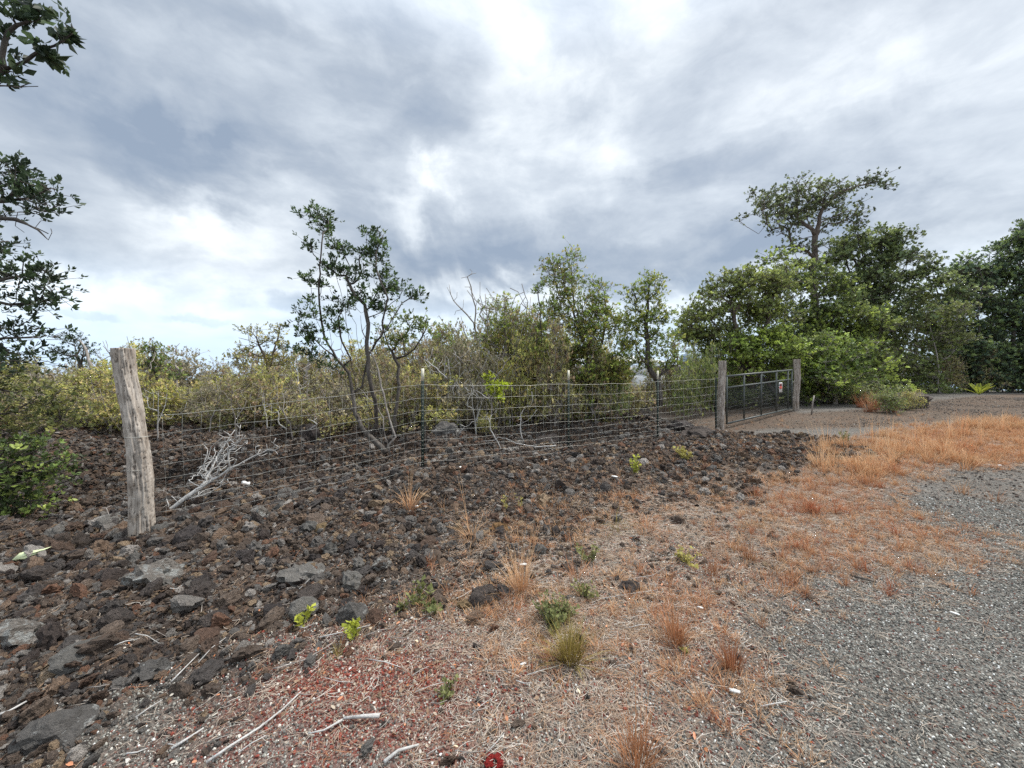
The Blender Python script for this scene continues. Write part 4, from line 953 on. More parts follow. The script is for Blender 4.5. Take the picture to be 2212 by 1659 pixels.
# the leafy group between the second and third steel posts
make_tree('ohia_tree', 'tall green bushy tree with two raised tops behind the second steel post', 'tree',
          [L3([(2330, 1700), (2325, 1600), (2320, 1480), (2300, 1350), (2260, 1240), (2230, 1150), (2215, 1080)], 9.4, .25, 1), L3([(2300, 1350), (2260, 1200), (2250, 1080), (2255, 1010)], 9.4, .2, 2), L3([(2320, 1480), (2370, 1350), (2390, 1250), (2380, 1150)], 9.4, .2, 3), L3([(2325, 1560), (2400, 1450), (2430, 1350)], 9.4, .2, 4)],
          B3([(2250, 1020, 24, 26), (2175, 1040, 30, 30), (2205, 1100, 45, 40), (2240, 1070, 22, 30), (2225, 1170, 45, 50), (2200, 1240, 60, 50), (2250, 1290, 90, 60), (2340, 1200, 60, 60), (2350, 1130, 30, 30), (2360, 1270, 90, 60),
              (2280, 1380, 120, 60), (2400, 1370, 90, 50), (2330, 1450, 130, 50), (2260, 1500, 100, 50), (2390, 1480, 80, 50), (2190, 1380, 70, 50), (2440, 1290, 40, 50), (2320, 1560, 80, 40), (2320, 1640, 80, 50)], 9.4, dens=2.0, depth=.7),
          1201, per=6, spread=.12, leaf=.06, n_leaf=6, cols=[(0.15, 0.203, 0.051), (0.213, 0.284, 0.058), (0.298, 0.344, 0.073), (0.256, 0.224, 0.066)], rmax=.075, r_tip=.005, step=.17, mult=2.8, clump=7, csize=.16, bark='bark_brown')
make_tree('ohia_tree', 'thin-leaved upright sprig of a tree, left of the tall bushy one', 'tree', [L3([(2160, 1600), (2140, 1400), (2130, 1300), (2125, 1200), (2120, 1130)], 10, .1, 5)],
          B3([(2120, 1130, 16, 24), (2140, 1110, 8, 18), (2110, 1150, 14, 10), (2130, 1200, 16, 26), (2135, 1270, 30, 30), (2130, 1340, 50, 30)], 10, dens=3.0), 1221, per=4, spread=.07, leaf=.055, n_leaf=6, cols=OHIA, rmax=.025, step=.15, mult=1.6)
make_tree('ohia_tree', 'rounded green and grey bush with a raised tuft, under the bare dead tree', 'tree', [L3([(2000, 1700), (1995, 1500), (1990, 1350), (1985, 1250), (1990, 1190)], 10.3, .2, 6), L3([(1995, 1450), (1940, 1330), (1920, 1260)], 10.3, .1, 7), L3([(1995, 1430), (2060, 1320), (2080, 1260)], 10.3, .1, 8)],
          B3([(1995, 1170, 34, 26), (1990, 1210, 50, 36), (1940, 1250, 50, 30), (2050, 1240, 40, 30), (2080, 1290, 50, 40), (1990, 1290, 90, 50), (1900, 1310, 50, 40), (2000, 1370, 120, 50), (1960, 1450, 130, 60), (2080, 1400, 70, 60), (1780, 1330, 40, 36), (1800, 1400, 70, 50), (1860, 1420, 70, 50)], 10.3, dens=1.25, depth=.7),
          1241, per=5, spread=.12, leaf=.06, n_leaf=6, cols=[(0.171, 0.224, 0.051), (0.256, 0.284, 0.066), (0.278, 0.224, 0.088), (0.319, 0.344, 0.073)], bark='bark_grey', rmax=.06, r_tip=.006, step=.17, mult=2.8, clump=7, csize=.16)
make_tree('ohia_tree', 'slender tree with a round open crown and forked black base behind the third steel post', 'tree',
          [L3([(2598, 1600), (2594, 1520), (2585, 1490), (2560, 1460), (2548, 1420), (2550, 1340), (2546, 1250), (2550, 1180), (2556, 1120)], 8.9, .1, 9), L3([(2590, 1500), (2620, 1460), (2650, 1440), (2668, 1410)], 8.9, .1, 10), L3([(2585, 1490), (2540, 1475), (2510, 1470)], 8.9, .1, 11), L3([(2550, 1180), (2590, 1150), (2600, 1120)], 8.9, .1, 12)],
          B3([(2550, 1100, 50, 26), (2520, 1140, 50, 30), (2585, 1110, 34, 22), (2590, 1140, 26, 14), (2480, 1150, 26, 26), (2560, 1170, 40, 20), (2500, 1200, 40, 30), (2545, 1240, 50, 30), (2600, 1260, 30, 26), (2510, 1300, 56, 40), (2580, 1330, 60, 40), (2540, 1380, 70, 36), (2640, 1320, 50, 26), (2630, 1380, 40, 30), (2470, 1260, 26, 30), (2460, 1340, 50, 40), (2490, 1420, 50, 30), (2560, 1430, 90, 26), (2650, 1440, 50, 24), (2590, 1200, 50, 30), (2620, 1230, 30, 30), (2520, 1260, 60, 40)], 8.9, dens=1.25, depth=.8),
          1261, per=5, spread=.10, leaf=.06, n_leaf=6, cols=[(0.15, 0.203, 0.051), (0.213, 0.265, 0.058), (0.298, 0.304, 0.066)], rmax=.065, r_tip=.005, step=.16, mult=2.3)
deadwood('dead_tree', 'bare pale dead tree with a wavy fork rising above the middle thicket', 'dead tree', [L3([(1880, 1400), (1876, 1320), (1870, 1260), (1873, 1210), (1860, 1170), (1855, 1130), (1840, 1090)], 10.8, .1, 1), L3([(1876, 1290), (1840, 1240), (1800, 1200), (1775, 1160), (1768, 1120)], 10.8, .1, 2), L3([(1873, 1210), (1890, 1170), (1890, 1130)], 10.8, .1, 3)],
         [P3(x, y, 10.8) for x, y in ((1860, 1070), (1875, 1075), (1815, 1095), (1890, 1110), (1800, 1150), (1790, 1240), (1770, 1150), (1825, 1180), (1885, 1230), (1830, 1130), (1850, 1060), (1795, 1225), (1760, 1130))], 79, .032, .006, 'bark_grey', .15, .05)
for i, (pts, tips, d) in enumerate([
        ([(372, 1540), (362, 1460), (345, 1400), (330, 1360)], [(312, 1340), (318, 1330), (310, 1300), (345, 1330), (300, 1345), (350, 1350), (372, 1430), (330, 1310)], 12.5),
        ([(90, 1560), (150, 1500), (145, 1430), (130, 1400), (135, 1370)], [(110, 1420), (150, 1400), (60, 1400), (80, 1430), (50, 1380), (120, 1340), (60, 1450), (100, 1470)], 13.5),
        ([(1215, 1600), (1205, 1500), (1215, 1440), (1225, 1390)], [(1230, 1360), (1200, 1400), (1190, 1430), (1240, 1420), (1195, 1350)], 11),
        ([(700, 1560), (690, 1490), (720, 1440)], [(735, 1405), (745, 1420), (690, 1430), (680, 1450)], 11.5)]):
    deadwood('dead_tree', ['leafless crooked tree with a clawed top, just left of the corner post', 'leafless pale tree with two curling stems near the left edge', 'bare upright grey stem left of the forked shrub', 'small bare branching twig above the scrub right of the corner post'][i], 'dead tree',
             [L3(pts, d, .1, i)], [P3(x, y, d) for x, y in tips], 81 + i, .05, .007, 'bark_grey', .15, .05)

# --- the stand on the right
RT = dict(n_leaf=6, width=.38, mult=1.75, clump=9, csize=.30)
make_tree('ohia_tree', 'tall tree with a flat windswept crown standing above all others on the right', 'tree',
          [L3([(3195, 1560), (3200, 1300), (3203, 1150), (3208, 1020), (3210, 930), (3225, 880), (3240, 820), (3250, 760)], 17, .2, 1), L3([(3212, 925), (3170, 885), (3140, 860), (3120, 830), (3060, 800), (3000, 830)], 17, .3, 2), L3([(3140, 860), (3135, 800), (3140, 740)], 17, .3, 3),
           L3([(3225, 880), (3290, 850), (3350, 830)], 17, .3, 4), L3([(3240, 820), (3300, 760), (3380, 730), (3430, 722)], 17, .3, 5), L3([(3208, 1020), (3180, 990), (3140, 970)], 17, .2, 6), L3([(3212, 940), (3160, 940), (3130, 925)], 17, .2, 7)],
          B3([(3120, 720, 50, 28), (3050, 770, 60, 36), (2985, 830, 46, 20), (3100, 790, 70, 40), (3200, 730, 70, 36), (3280, 720, 80, 30), (3370, 712, 60, 18), (3430, 722, 24, 8), (3240, 790, 80, 40), (3330, 780, 60, 30), (3060, 860, 60, 24), (3100, 900, 50, 22), (3340, 870, 50, 20), (3290, 830, 60, 24), (3040, 915, 26, 14), (3120, 980, 36, 24), (3170, 830, 60, 30)], 17, dens=.36, depth=.8),
          1401, per=9, spread=.17, leaf=0.098, cols=[(0.081, 0.101, 0.054), (0.127, 0.146, 0.073), (0.173, 0.202, 0.083)], rmax=.125, r_tip=.011, step=.3, jit=.10, bark='bark_brown', **dict(RT, clump=4, mult=2.0, csize=.34))
make_tree('ohia_tree', 'wide rounded tree with grey inner twigs over the left gate post', 'tree',
          [L3([(2960, 1600), (2955, 1500), (2935, 1400), (2900, 1300), (2880, 1200)], 13.2, .2, 11), L3([(2935, 1400), (3010, 1300), (3040, 1200)], 13.2, .2, 12), L3([(2935, 1420), (2830, 1350), (2760, 1300)], 13.2, .2, 13)],
          B3([(2910, 1080, 40, 30), (2860, 1110, 60, 30), (2960, 1090, 60, 36), (2800, 1160, 50, 30), (2900, 1170, 80, 50), (3020, 1120, 80, 60), (2740, 1210, 46, 30), (2820, 1230, 80, 40), (2700, 1260, 40, 40), (2960, 1230, 90, 60), (2760, 1290, 70, 50), (2860, 1300, 90, 40), (3060, 1200, 80, 60), (2700, 1330, 50, 40), (3080, 1080, 60, 40), (2790, 1360, 70, 40)], 13.2, dens=1.1, depth=.8),
          1421, per=9, spread=.16, leaf=0.086, cols=[(0.138, 0.165, 0.064), (0.208, 0.239, 0.073), (0.276, 0.31, 0.091)], rmax=.12, r_tip=.008, step=.25, jit=.07, bark='bark_brown', **RT)
make_tree('leafy_bush', 'bright green spreading bush directly above the farm gate', 'bush',
          [L3([(3050, 1640), (3060, 1560), (3020, 1500), (2960, 1470), (2920, 1440)], 12.6, .1, 14), L3([(3060, 1560), (3090, 1480), (3080, 1420)], 12.6, .1, 15)],
          B3([(2900, 1350, 60, 30), (2980, 1335, 60, 30), (3070, 1330, 80, 30), (2880, 1400, 50, 30), (2970, 1390, 80, 34), (3080, 1390, 80, 34), (2850, 1440, 40, 24), (3120, 1360, 40, 30), (3010, 1430, 60, 20)], 12.6, dens=1.9, depth=.7),
          1441, per=9, spread=.13, leaf=0.081, cols=BRIGHT, rmax=.07, r_tip=.007, step=.2, open_=1.1, **RT)
make_tree('leafy_bush', 'bright green domed bush just right of the right gate post', 'bush',
          [L3([(3280, 1640), (3290, 1560), (3290, 1480), (3290, 1420)], 12.8, .1, 16)],
          B3([(3290, 1350, 80, 34), (3230, 1380, 60, 40), (3350, 1390, 50, 40), (3290, 1420, 100, 40), (3210, 1450, 50, 40), (3380, 1440, 40, 40), (3280, 1480, 110, 40), (3220, 1520, 60, 34)], 12.8, dens=1.5, depth=.7),
          1451, per=9, spread=.13, leaf=0.081, cols=BRIGHT + [(.09, .13, .04)] * 2, rmax=.07, r_tip=.007, step=.2, open_=1.1, bark='bark_grey', **RT)
make_tree('ohia_tree', 'dense dark green tree filling the middle of the right-hand stand', 'tree',
          [L3([(3250, 1620), (3250, 1480), (3240, 1350), (3220, 1200), (3200, 1100)], 14.8, .2, 17), L3([(3360, 1620), (3365, 1450), (3370, 1300), (3380, 1200)], 15, .2, 18)],
          B3([(3120, 1090, 60, 40), (3200, 1100, 90, 40), (3080, 1010, 50, 24), (3140, 1040, 60, 26), (3260, 1070, 50, 22), (3300, 1170, 90, 50), (3150, 1200, 110, 60), (3260, 1240, 120, 60), (3380, 1230, 100, 60), (3200, 1310, 120, 60), (3330, 1320, 130, 60), (3430, 1330, 70, 60), (3150, 1400, 100, 60), (3430, 1430, 80, 70), (3420, 1530, 90, 60), (3340, 1560, 100, 50), (3180, 1560, 90, 60), (3100, 1300, 60, 60), (3300, 1420, 120, 70), (3230, 1500, 120, 60)], 14.9, dens=.95, depth=.6),
          1461, per=9, spread=.17, leaf=0.092, cols=[(0.104, 0.138, 0.054), (0.162, 0.192, 0.064), (0.23, 0.274, 0.073), (0.3, 0.36, 0.083)], rmax=.12, r_tip=.009, step=.28, jit=.08, bark='bark', **RT)
make_tree('ohia_tree', 'broad blue-green tree with an overhanging right bough behind the dense dark one', 'tree',
          [L3([(3420, 1560), (3430, 1350), (3430, 1200), (3420, 1080)], 17.5, .2, 19), L3([(3430, 1200), (3530, 1100), (3620, 1080), (3680, 1110)], 17.5, .2, 20), L3([(3430, 1150), (3360, 1020), (3330, 960)], 17.5, .2, 21)],
          B3([(3440, 915, 40, 18), (3540, 945, 90, 26), (3480, 930, 60, 30), (3400, 980, 100, 50), (3520, 1010, 110, 50), (3330, 960, 60, 40), (3300, 1030, 60, 40), (3620, 1010, 60, 18), (3655, 1045, 50, 16), (3590, 1130, 60, 20), (3300, 960, 50, 20), (3290, 1010, 40, 22), (3420, 1060, 120, 50), (3540, 1080, 100, 40), (3640, 1060, 50, 24), (3700, 1110, 60, 40), (3760, 1130, 60, 40), (3350, 1110, 90, 50), (3460, 1200, 110, 50), (3560, 1220, 90, 40), (3420, 1130, 110, 40), (3500, 1150, 80, 36), (3380, 900, 30, 14)], 17.5, dens=.5, depth=.7),
          1481, per=9, spread=.2, leaf=0.109, cols=[(0.104, 0.138, 0.064), (0.149, 0.183, 0.073), (0.208, 0.247, 0.091)], rmax=.12, r_tip=.011, step=.32, jit=.09, **RT)
make_tree('leafy_bush', 'pale grey-green brush in the gap between the two large tree masses', 'bush',
          [L3([(3600, 1570), (3605, 1400), (3610, 1250)], 19, .2, 22), L3([(3700, 1570), (3690, 1400), (3660, 1280)], 18, .2, 23)],
          B3([(3600, 1200, 60, 40), (3560, 1270, 90, 50), (3650, 1260, 80, 40), (3540, 1350, 90, 60), (3650, 1350, 100, 60), (3560, 1440, 90, 60), (3660, 1450, 100, 60), (3580, 1530, 100, 36), (3700, 1540, 100, 36), (3600, 1150, 40, 40), (3700, 1220, 70, 60), (3740, 1330, 80, 60), (3480, 1250, 80, 60), (3470, 1350, 80, 60), (3480, 1480, 90, 60)], 18.5, dens=.6, depth=.5),
          1501, per=9, spread=.2, leaf=0.098, cols=[(.13, .165, .055), (.18, .215, .065), (.21, .23, .085)], rmax=.10, r_tip=.011, step=.32, bark='bark_grey', **RT)
make_tree('ohia_tree', 'towering dark tree at the right picture edge above the road', 'tree',
          [L3([(3980, 1560), (3990, 1400), (4000, 1200), (4050, 1050)], 20, .2, 24), L3([(3840, 1550), (3850, 1400), (3850, 1250), (3870, 1100)], 19.5, .2, 25), L3([(4000, 1250), (4120, 1100), (4200, 950)], 20, .2, 26)],
          B3([(4080, 880, 90, 50), (4010, 940, 70, 40), (3960, 1000, 80, 40), (4100, 990, 120, 60), (3880, 1060, 70, 36), (3840, 1010, 40, 16), (3990, 1090, 120, 60), (4150, 1100, 120, 80), (3830, 1140, 80, 50), (3790, 1060, 40, 22), (3920, 1180, 130, 60), (4070, 1220, 130, 70), (3760, 1220, 90, 60), (3870, 1290, 140, 60), (4020, 1330, 140, 70), (3760, 1340, 100, 70), (3870, 1410, 140, 60), (4030, 1440, 140, 70), (3770, 1470, 110, 60), (3910, 1500, 130, 40), (4050, 1520, 120, 34), (4230, 1300, 120, 180), (4200, 1480, 130, 60)], 20, dens=.52, depth=.5),
          1521, per=10, spread=.22, leaf=0.115, cols=[(0.068, 0.101, 0.064), (0.104, 0.146, 0.073), (0.138, 0.183, 0.083), (0.185, 0.239, 0.083)], rmax=.13, r_tip=.012, step=.36, jit=.09, **dict(RT, mult=2.1))
def wood_back():
    rs = random.Random(77); random.seed(78)
    spots = [(10.8, 13.2, 1.0), (11.7, 13.6, 1.1), (12.6, 14.6, 1.2), (9.6, 13.9, 1.3), (13.6, 15.2, .9), (14.6, 16.4, 1.4), (16.4, 17.8, 1.6), (18.2, 18.6, 1.5), (20.0, 18.9, 1.6), (22.0, 19.2, 1.8), (24.0, 19.5, 2.0), (26.5, 20.5, 2.4), (7.6, 13.4, 1.2), (6.2, 13.8, 1.0), (4.9, 14.6, .9), (29, 22, 3), (17, 21, 3), (14, 19, 2.6), (11, 19, 2.8), (8.5, 17, 2.2), (10, 16.5, 2.4), (12.5, 17, 2.6), (15.5, 19, 3.4), (18.5, 22, 3.6), (21, 23, 3.8), (24, 24, 4), (27, 24, 4.2), (31, 25, 4.5), (34, 26, 4.5), (19, 19.5, 2.2), (22.8, 20.5, 2.6), (25.5, 21.5, 2.8), (13.2, 16, 2.0), (15.8, 17.4, 2.2), (9.2, 15, 1.8), (7.4, 15.2, 1.7), (8.6, 13.3, 1.5), (10.0, 14.4, 1.7), (7.3, 12.9, .9), (9.4, 13.2, 1.2), (6.6, 13.2, .7), (8.0, 14.5, 1.6), (11.4, 13.0, .8), (12.2, 13.3, .7)]
    for x, y, h in spots:
        k = rs.choice([3, 3, 0, 6]); scrub(x, y, h, rs.uniform(.8, 1.1), k, f'{SCL[k]} undergrowth bush ' + (w_ := 'behind the gate' if x < 9 else 'right of the right gate post' if x < 13 else 'under the broad blue-green tree' if x < 18 else 'under the towering dark tree'), f'{SCL[k]} bushes {w_}')
wood_back()

# ------------------------------------------------------------------ building glimpsed through the leaves
def house():
    t = thing('white_building', 'white low building with a shed roof glimpsed through the trees behind the third steel post', 'building', (5.3, 22, .25))
    wm = plain('white_wall', (.72, .74, .76), .6, 0, 1.2, .06); dk = plain('dark_fitting', (.10, .09, .09), .8); rf = plain('white_roof', (.80, .81, .80), .5, 0, 2, .05)  # one even dark colour for windows, windscreen, wheels, strap and stand
    tk = plain('blue_grey_tank', (.26, .34, .44), .5, 0, 3, .1)
    mb = MB(); mb.box((0, 0, .95), 2.3, 1.6, .95); link('wall', mb.mesh('wall', wm), t)
    mb = MB(); mb.box((0, -.1, 2.35), 2.7, 2.1, .05, Matrix.Rotation(.12, 4, 'X')); link('roof', mb.mesh('roof', rf), t)
    for i, x in enumerate((-1.5, -.3, 1.1)):
        mb = MB(); mb.box((x, -1.6, 1.25), .42, .03, .36); w = link('window', mb.mesh('window', dk), t)
        mb = MB(); mb.box((x, -1.615, 1.64), .48, .05, .035); mb.box((x, -1.615, .86), .48, .05, .035); link('frame', mb.mesh('frame', rf), w)
    for x in (-2.1, -.9, .5, 1.9):
        mb = MB(); mb.box((x, -2.0, 1.15), .05, .05, 1.15); link('porch_post', mb.mesh('porch_post', wm), t)
    t2 = thing('white_van', 'white boxy vehicle parked on the drive behind the slender tree', 'vehicle', (6.0, 15.6, .5), rotz=.2)
    mb = MB(); mb.box((0, 0, .75), .85, .9, .42); mb.box((-.1, .1, 1.35), .66, .75, .24); link('body', mb.mesh('body', wm), t2)
    mb = MB(); mb.box((-.1, -.655, 1.36), .56, .012, .16); link('windscreen', mb.mesh('windscreen', dk), t2)
    for x in (-.62, .62):
        mb = MB(); mb.tube([(x - .09, -.5, .3), (x + .09, -.5, .3)], .3, 14); link('wheel', mb.mesh('wheel', dk), t2)
    for x in (-.6, .6):
        mb = MB(); mb.box((x, -.91, .85), .12, .02, .08); link('headlight', mb.mesh('headlight', rf), t2)
    t3 = thing('water_tank', 'blue-grey tank end with dark straps glimpsed between tree crowns left of the gate', 'tank', (8.4, 18.2, .7))
    mb = MB(); mb.tube([(0, 0, .9), (0, 0, 1.5), (0, 0, 1.9), (0, 0, 2.05)], [.5, .5, .42, .15], 20); link('shell', mb.mesh('shell', tk, True), t3)
    mb = MB(); mb.tube([(0, 0, 1.45), (0, 0, 1.62)], .53, 20); link('strap', mb.mesh('strap', dk), t3)
    mb = MB(); mb.box((0, 0, .35), .5, .5, .55); link('stand', mb.mesh('stand', dk), t3)
house()

# ------------------------------------------------------------------ wooden posts
def wood_mat(name, stops, scale=1.0):
    m_, t, b = mat(name); tc = N(t, 'ShaderNodeTexCoord'); mp = N(t, 'ShaderNodeMapping'); mp.inputs['Scale'].default_value = (1, 1, .16); L(t, tc.outputs['Object'], mp.inputs[0])
    n1 = tnoise(t, mp.outputs[0], 26 * scale, 7, .65, .6); n2 = tnoise(t, tc.outputs['Object'], 5, 5, .6, .5)
    c = ramp(t, n1, stops); c = mixc(t, 1, c, ramp(t, n2, [(.3, (.62, .56, .50)), (.5, (1, 1, 1)), (.66, (1.28, 1.28, 1.28))]), 'MULTIPLY')
    at = N(t, 'ShaderNodeVertexColor'); at.layer_name = 'tint'; sx = N(t, 'ShaderNodeSeparateColor'); L(t, at.outputs[0], sx.inputs[0])
    c = mixc(t, sx.outputs[0], c, (.09, .065, .05))
    L(t, c, b.inputs['Base Color']); b.inputs['Roughness'].default_value = .88; b.inputs['Specular IOR Level'].default_value = .2; bump(t, b, n1, .9, .012); return m_
M['post'] = wood_mat('weathered_post', [(.24, (.20, .16, .13)), (.38, (.38, .33, .28)), (.6, (.50, .445, .385)), (.78, (.64, .59, .53))])
M['gatepost'] = wood_mat('grey_brown_post', [(.30, (.11, .08, .06)), (.45, (.38, .325, .28)), (.6, (.50, .45, .40)), (.8, (.62, .58, .53))], 1.2)
def wooden_post(label, spine, radii, seed, mk, crack=.02):
    """spine and radii bottom to top; ridges, cracks and torn bark are cut into the surface"""
    nz, na = 210, 84; sp = np.array(spine, float); hs = sp[:, 2]; z = np.linspace(hs[0], hs[-1], nz)
    cx = np.interp(z, hs, sp[:, 0]); cy = np.interp(z, hs, sp[:, 1]); rad = np.interp(z, hs, radii); a = np.arange(na) * 2 * math.pi / na
    Z, A = np.meshgrid(z, a, indexing='ij'); k = seed * 13.7
    cxn = np.cos(A) * 2.2 + k; syn = np.sin(A) * 2.2
    lump = fbm(cxn + Z * .9, syn + Z * 1.3, 1.0, seed, 4)
    fibre = np.abs(fbm(np.cos(A) * 7 + Z * .9 + k, np.sin(A) * 7 + Z * .6, 1.5, seed + 9, 4)); fib = 1 - np.clip(fibre * 3.2, 0, 1)
    flake = fbm(np.cos(A) * 3 + k, np.sin(A) * 3 + Z * 3.5, 1.4, seed + 19, 4); step_ = smooth(.02, .07, flake)
    edge = np.exp(-((flake - .045) / .022) ** 2)
    big_ = fbm(np.cos(A) * 1.1 + k, np.sin(A) * 1.1 + Z * 2.6, 1.0, seed + 29, 3)
    Rm = rad[:, None] * (1 + .12 * lump + .07 * step_ + .14 * big_) - crack * fib ** 2 * .8 - edge * .006
    V = np.stack([cx[:, None] + Rm * np.cos(A), cy[:, None] + Rm * np.sin(A), Z], -1).reshape(-1, 3)
    C = np.stack([np.clip(fib ** 4 * .5 + edge * .85, 0, 1)] * 3, -1).reshape(-1, 3)
    i = np.arange(nz - 1)[:, None] * na; j = np.arange(na)[None]; j2 = (j + 1) % na
    Q = np.stack([i + j, i + j2, i + na + j2, i + na + j], -1).reshape(-1, 4)
    top = (nz - 1) * na; V = np.vstack([V, [cx[-1], cy[-1], z[-1] + .004]]); C = np.vstack([C, [.1, .1, .1]])
    T = np.array([(len(V) - 1, top + q_, top + (q_ + 1) % na) for q_ in range(na)])
    base = V[:na].mean(0); base[2] = spine[0][2] + .12
    o = link('wooden_post', mesh_np('wooden_post', V - base, [Q, T], M[mk], C, True), label=label, category='post'); o.location = base; return o
d = 3.78
wooden_post('thick leaning weathered wooden corner post at the left end of the wire fence', [P3(558, 2180, d), P3(560, 2120, d), P3(556, 1980, d), P3(556, 1900, d), P3(545, 1760, d), P3(520, 1600, d), P3(498, 1480, d), P3(488, 1372, d)],
            [.106, .096, .094, .096, .085, .086, .086, .084], 3, 'post', .014)
wooden_post('rough grey wooden post at the left side of the gate', [P3(2836, 1720, 8.9), P3(2838, 1600, 8.9), P3(2842, 1500, 8.9), P3(2844, 1421, 8.9)], [.072, .076, .078, .082], 5, 'gatepost', .014)
wooden_post('rough brown wooden post at the right side of the gate', [P3(3132, 1640, 11.3), P3(3134, 1560, 11.3), P3(3140, 1480, 11.3), P3(3137, 1415, 11.3)], [.076, .074, .078, .086], 8, 'gatepost', .016)

# ------------------------------------------------------------------ woven wire fence
FA = Vector((-3.62, 3.86, 0)); FB = Vector((4.80, 8.85, 0)); FD = (FB - FA).normalized(); FL = (FB - FA).length
WH = [.05, .135, .225, .32, .435, .565, .70, .845, 1.02, 1.20]
CXF = [(0, .0), (2.79, .30), (5.35, .28), (7.65, .31), (FL, .39)]
def fz(s): return float(np.interp(s, [c[0] for c in CXF], [c[1] for c in CXF]))
def fence():
    t = thing('wire_fence', 'woven wire fence on steel posts running from the corner post to the gate', 'fence', FA)
    rs = random.Random(4)
    ns = np.linspace(0, FL, 90)
    def wpt(s, h, jz=0):
        p = FD * s; sag = -.018 * math.sin(math.pi * ((s % 2.6) / 2.6)); lat = .014 * math.sin(s * 2.1 + h * 3)
        return np.array((p.x - FD.y * lat, p.y + FD.x * lat, fz(s) + h + sag * (.5 + h * .4) + jz))
    for h in WH:
        ph = rs.uniform(0, 6); pts = [wpt(s, h, .006 * math.sin(s * 5 + ph) + .004 * math.sin(s * 13 + ph)) for s in ns]
        mb = MB(); mb.tube(pts, (.0016) if h not in (WH[0], WH[-1]) else .0021, 5); link('line_wire', mb.mesh('line_wire', M['wire']), t)
    s = .10; 
    while s < FL - .05:
        pts = []
        for k, h in enumerate(WH): pts.append(wpt(s + .012 * math.sin(h * 4 + s * 3), h)); 
        mb = MB(); mb.tube(pts, .0010, 4)
        for p in pts:      # hinge knots on every line wire
            mb.tube([p - np.array(FD) * .004, p + np.array(FD) * .004], .0024, 4)
        link('stay_wire', mb.mesh('stay_wire', M['wire']), t); s += .152
    # wraps round the corner post
    for h in WH[::2]:
        a = np.linspace(2.2, 6.6, 14); c = P3(545, 1700, 3.78) - FA; pts = [np.array((c.x + .10 * math.cos(q_), c.y + .10 * math.sin(q_), fz(0) + h)) for q_ in a]
        mb = MB(); mb.tube(pts, .0022, 4); link('wire_wrap', mb.mesh('wire_wrap', M['wire']), t)
    for s_, top, paint in ((2.79, 1.42, True), (5.35, 1.44, True), (7.65, 1.42, True), (FL - .14, 1.20, False)):
        p = FD * s_; g = fz(s_) - .12; n_ = Vector((-FD.y, FD.x, 0)) * .022; c = (p.x + n_.x, p.y + n_.y)
        rot = Matrix.Rotation(math.atan2(FD.y, FD.x), 4, 'Z'); hh = (top + .12) / 2; cut = .17 if paint else 0
        pp = bpy.data.objects.new('steel_post', None)
        mb = MB(); lo = (top + .12 - cut) / 2
        mb.box((c[0], c[1], g + lo), .021, .0028, lo, rot); v = rot @ Vector((0, .0145, 0)); mb.box((c[0] + v.x, c[1] + v.y, g + lo), .0022, .0122, lo, rot)
        tilt = .0
        body = link('steel_post', mb.mesh('steel_post', M['tpost']), t)
        mb = MB(); k = .16
        while k < top - cut + .06:
            v = rot @ Vector((0, -.005, 0)); mb.box((c[0] + v.x, c[1] + v.y, g + k), .003, .003, .0045, rot); k += .054
        st = link('stud', mb.mesh('stud', M['gate'] if not paint else M['cream']), body); st['kind'] = 'stuff'
        if paint:
            mb = MB(); z0 = g + 2 * lo; mb.box((c[0], c[1], z0 + cut / 2), .0215, .0032, cut / 2, rot); v = rot @ Vector((0, .0149, 0)); mb.box((c[0] + v.x, c[1] + v.y, z0 + cut / 2), .0026, .0122, cut / 2, rot)
            link('painted_tip', mb.mesh('painted_tip', M['cream']), body)
        bpy.data.objects.remove(pp)
fence()

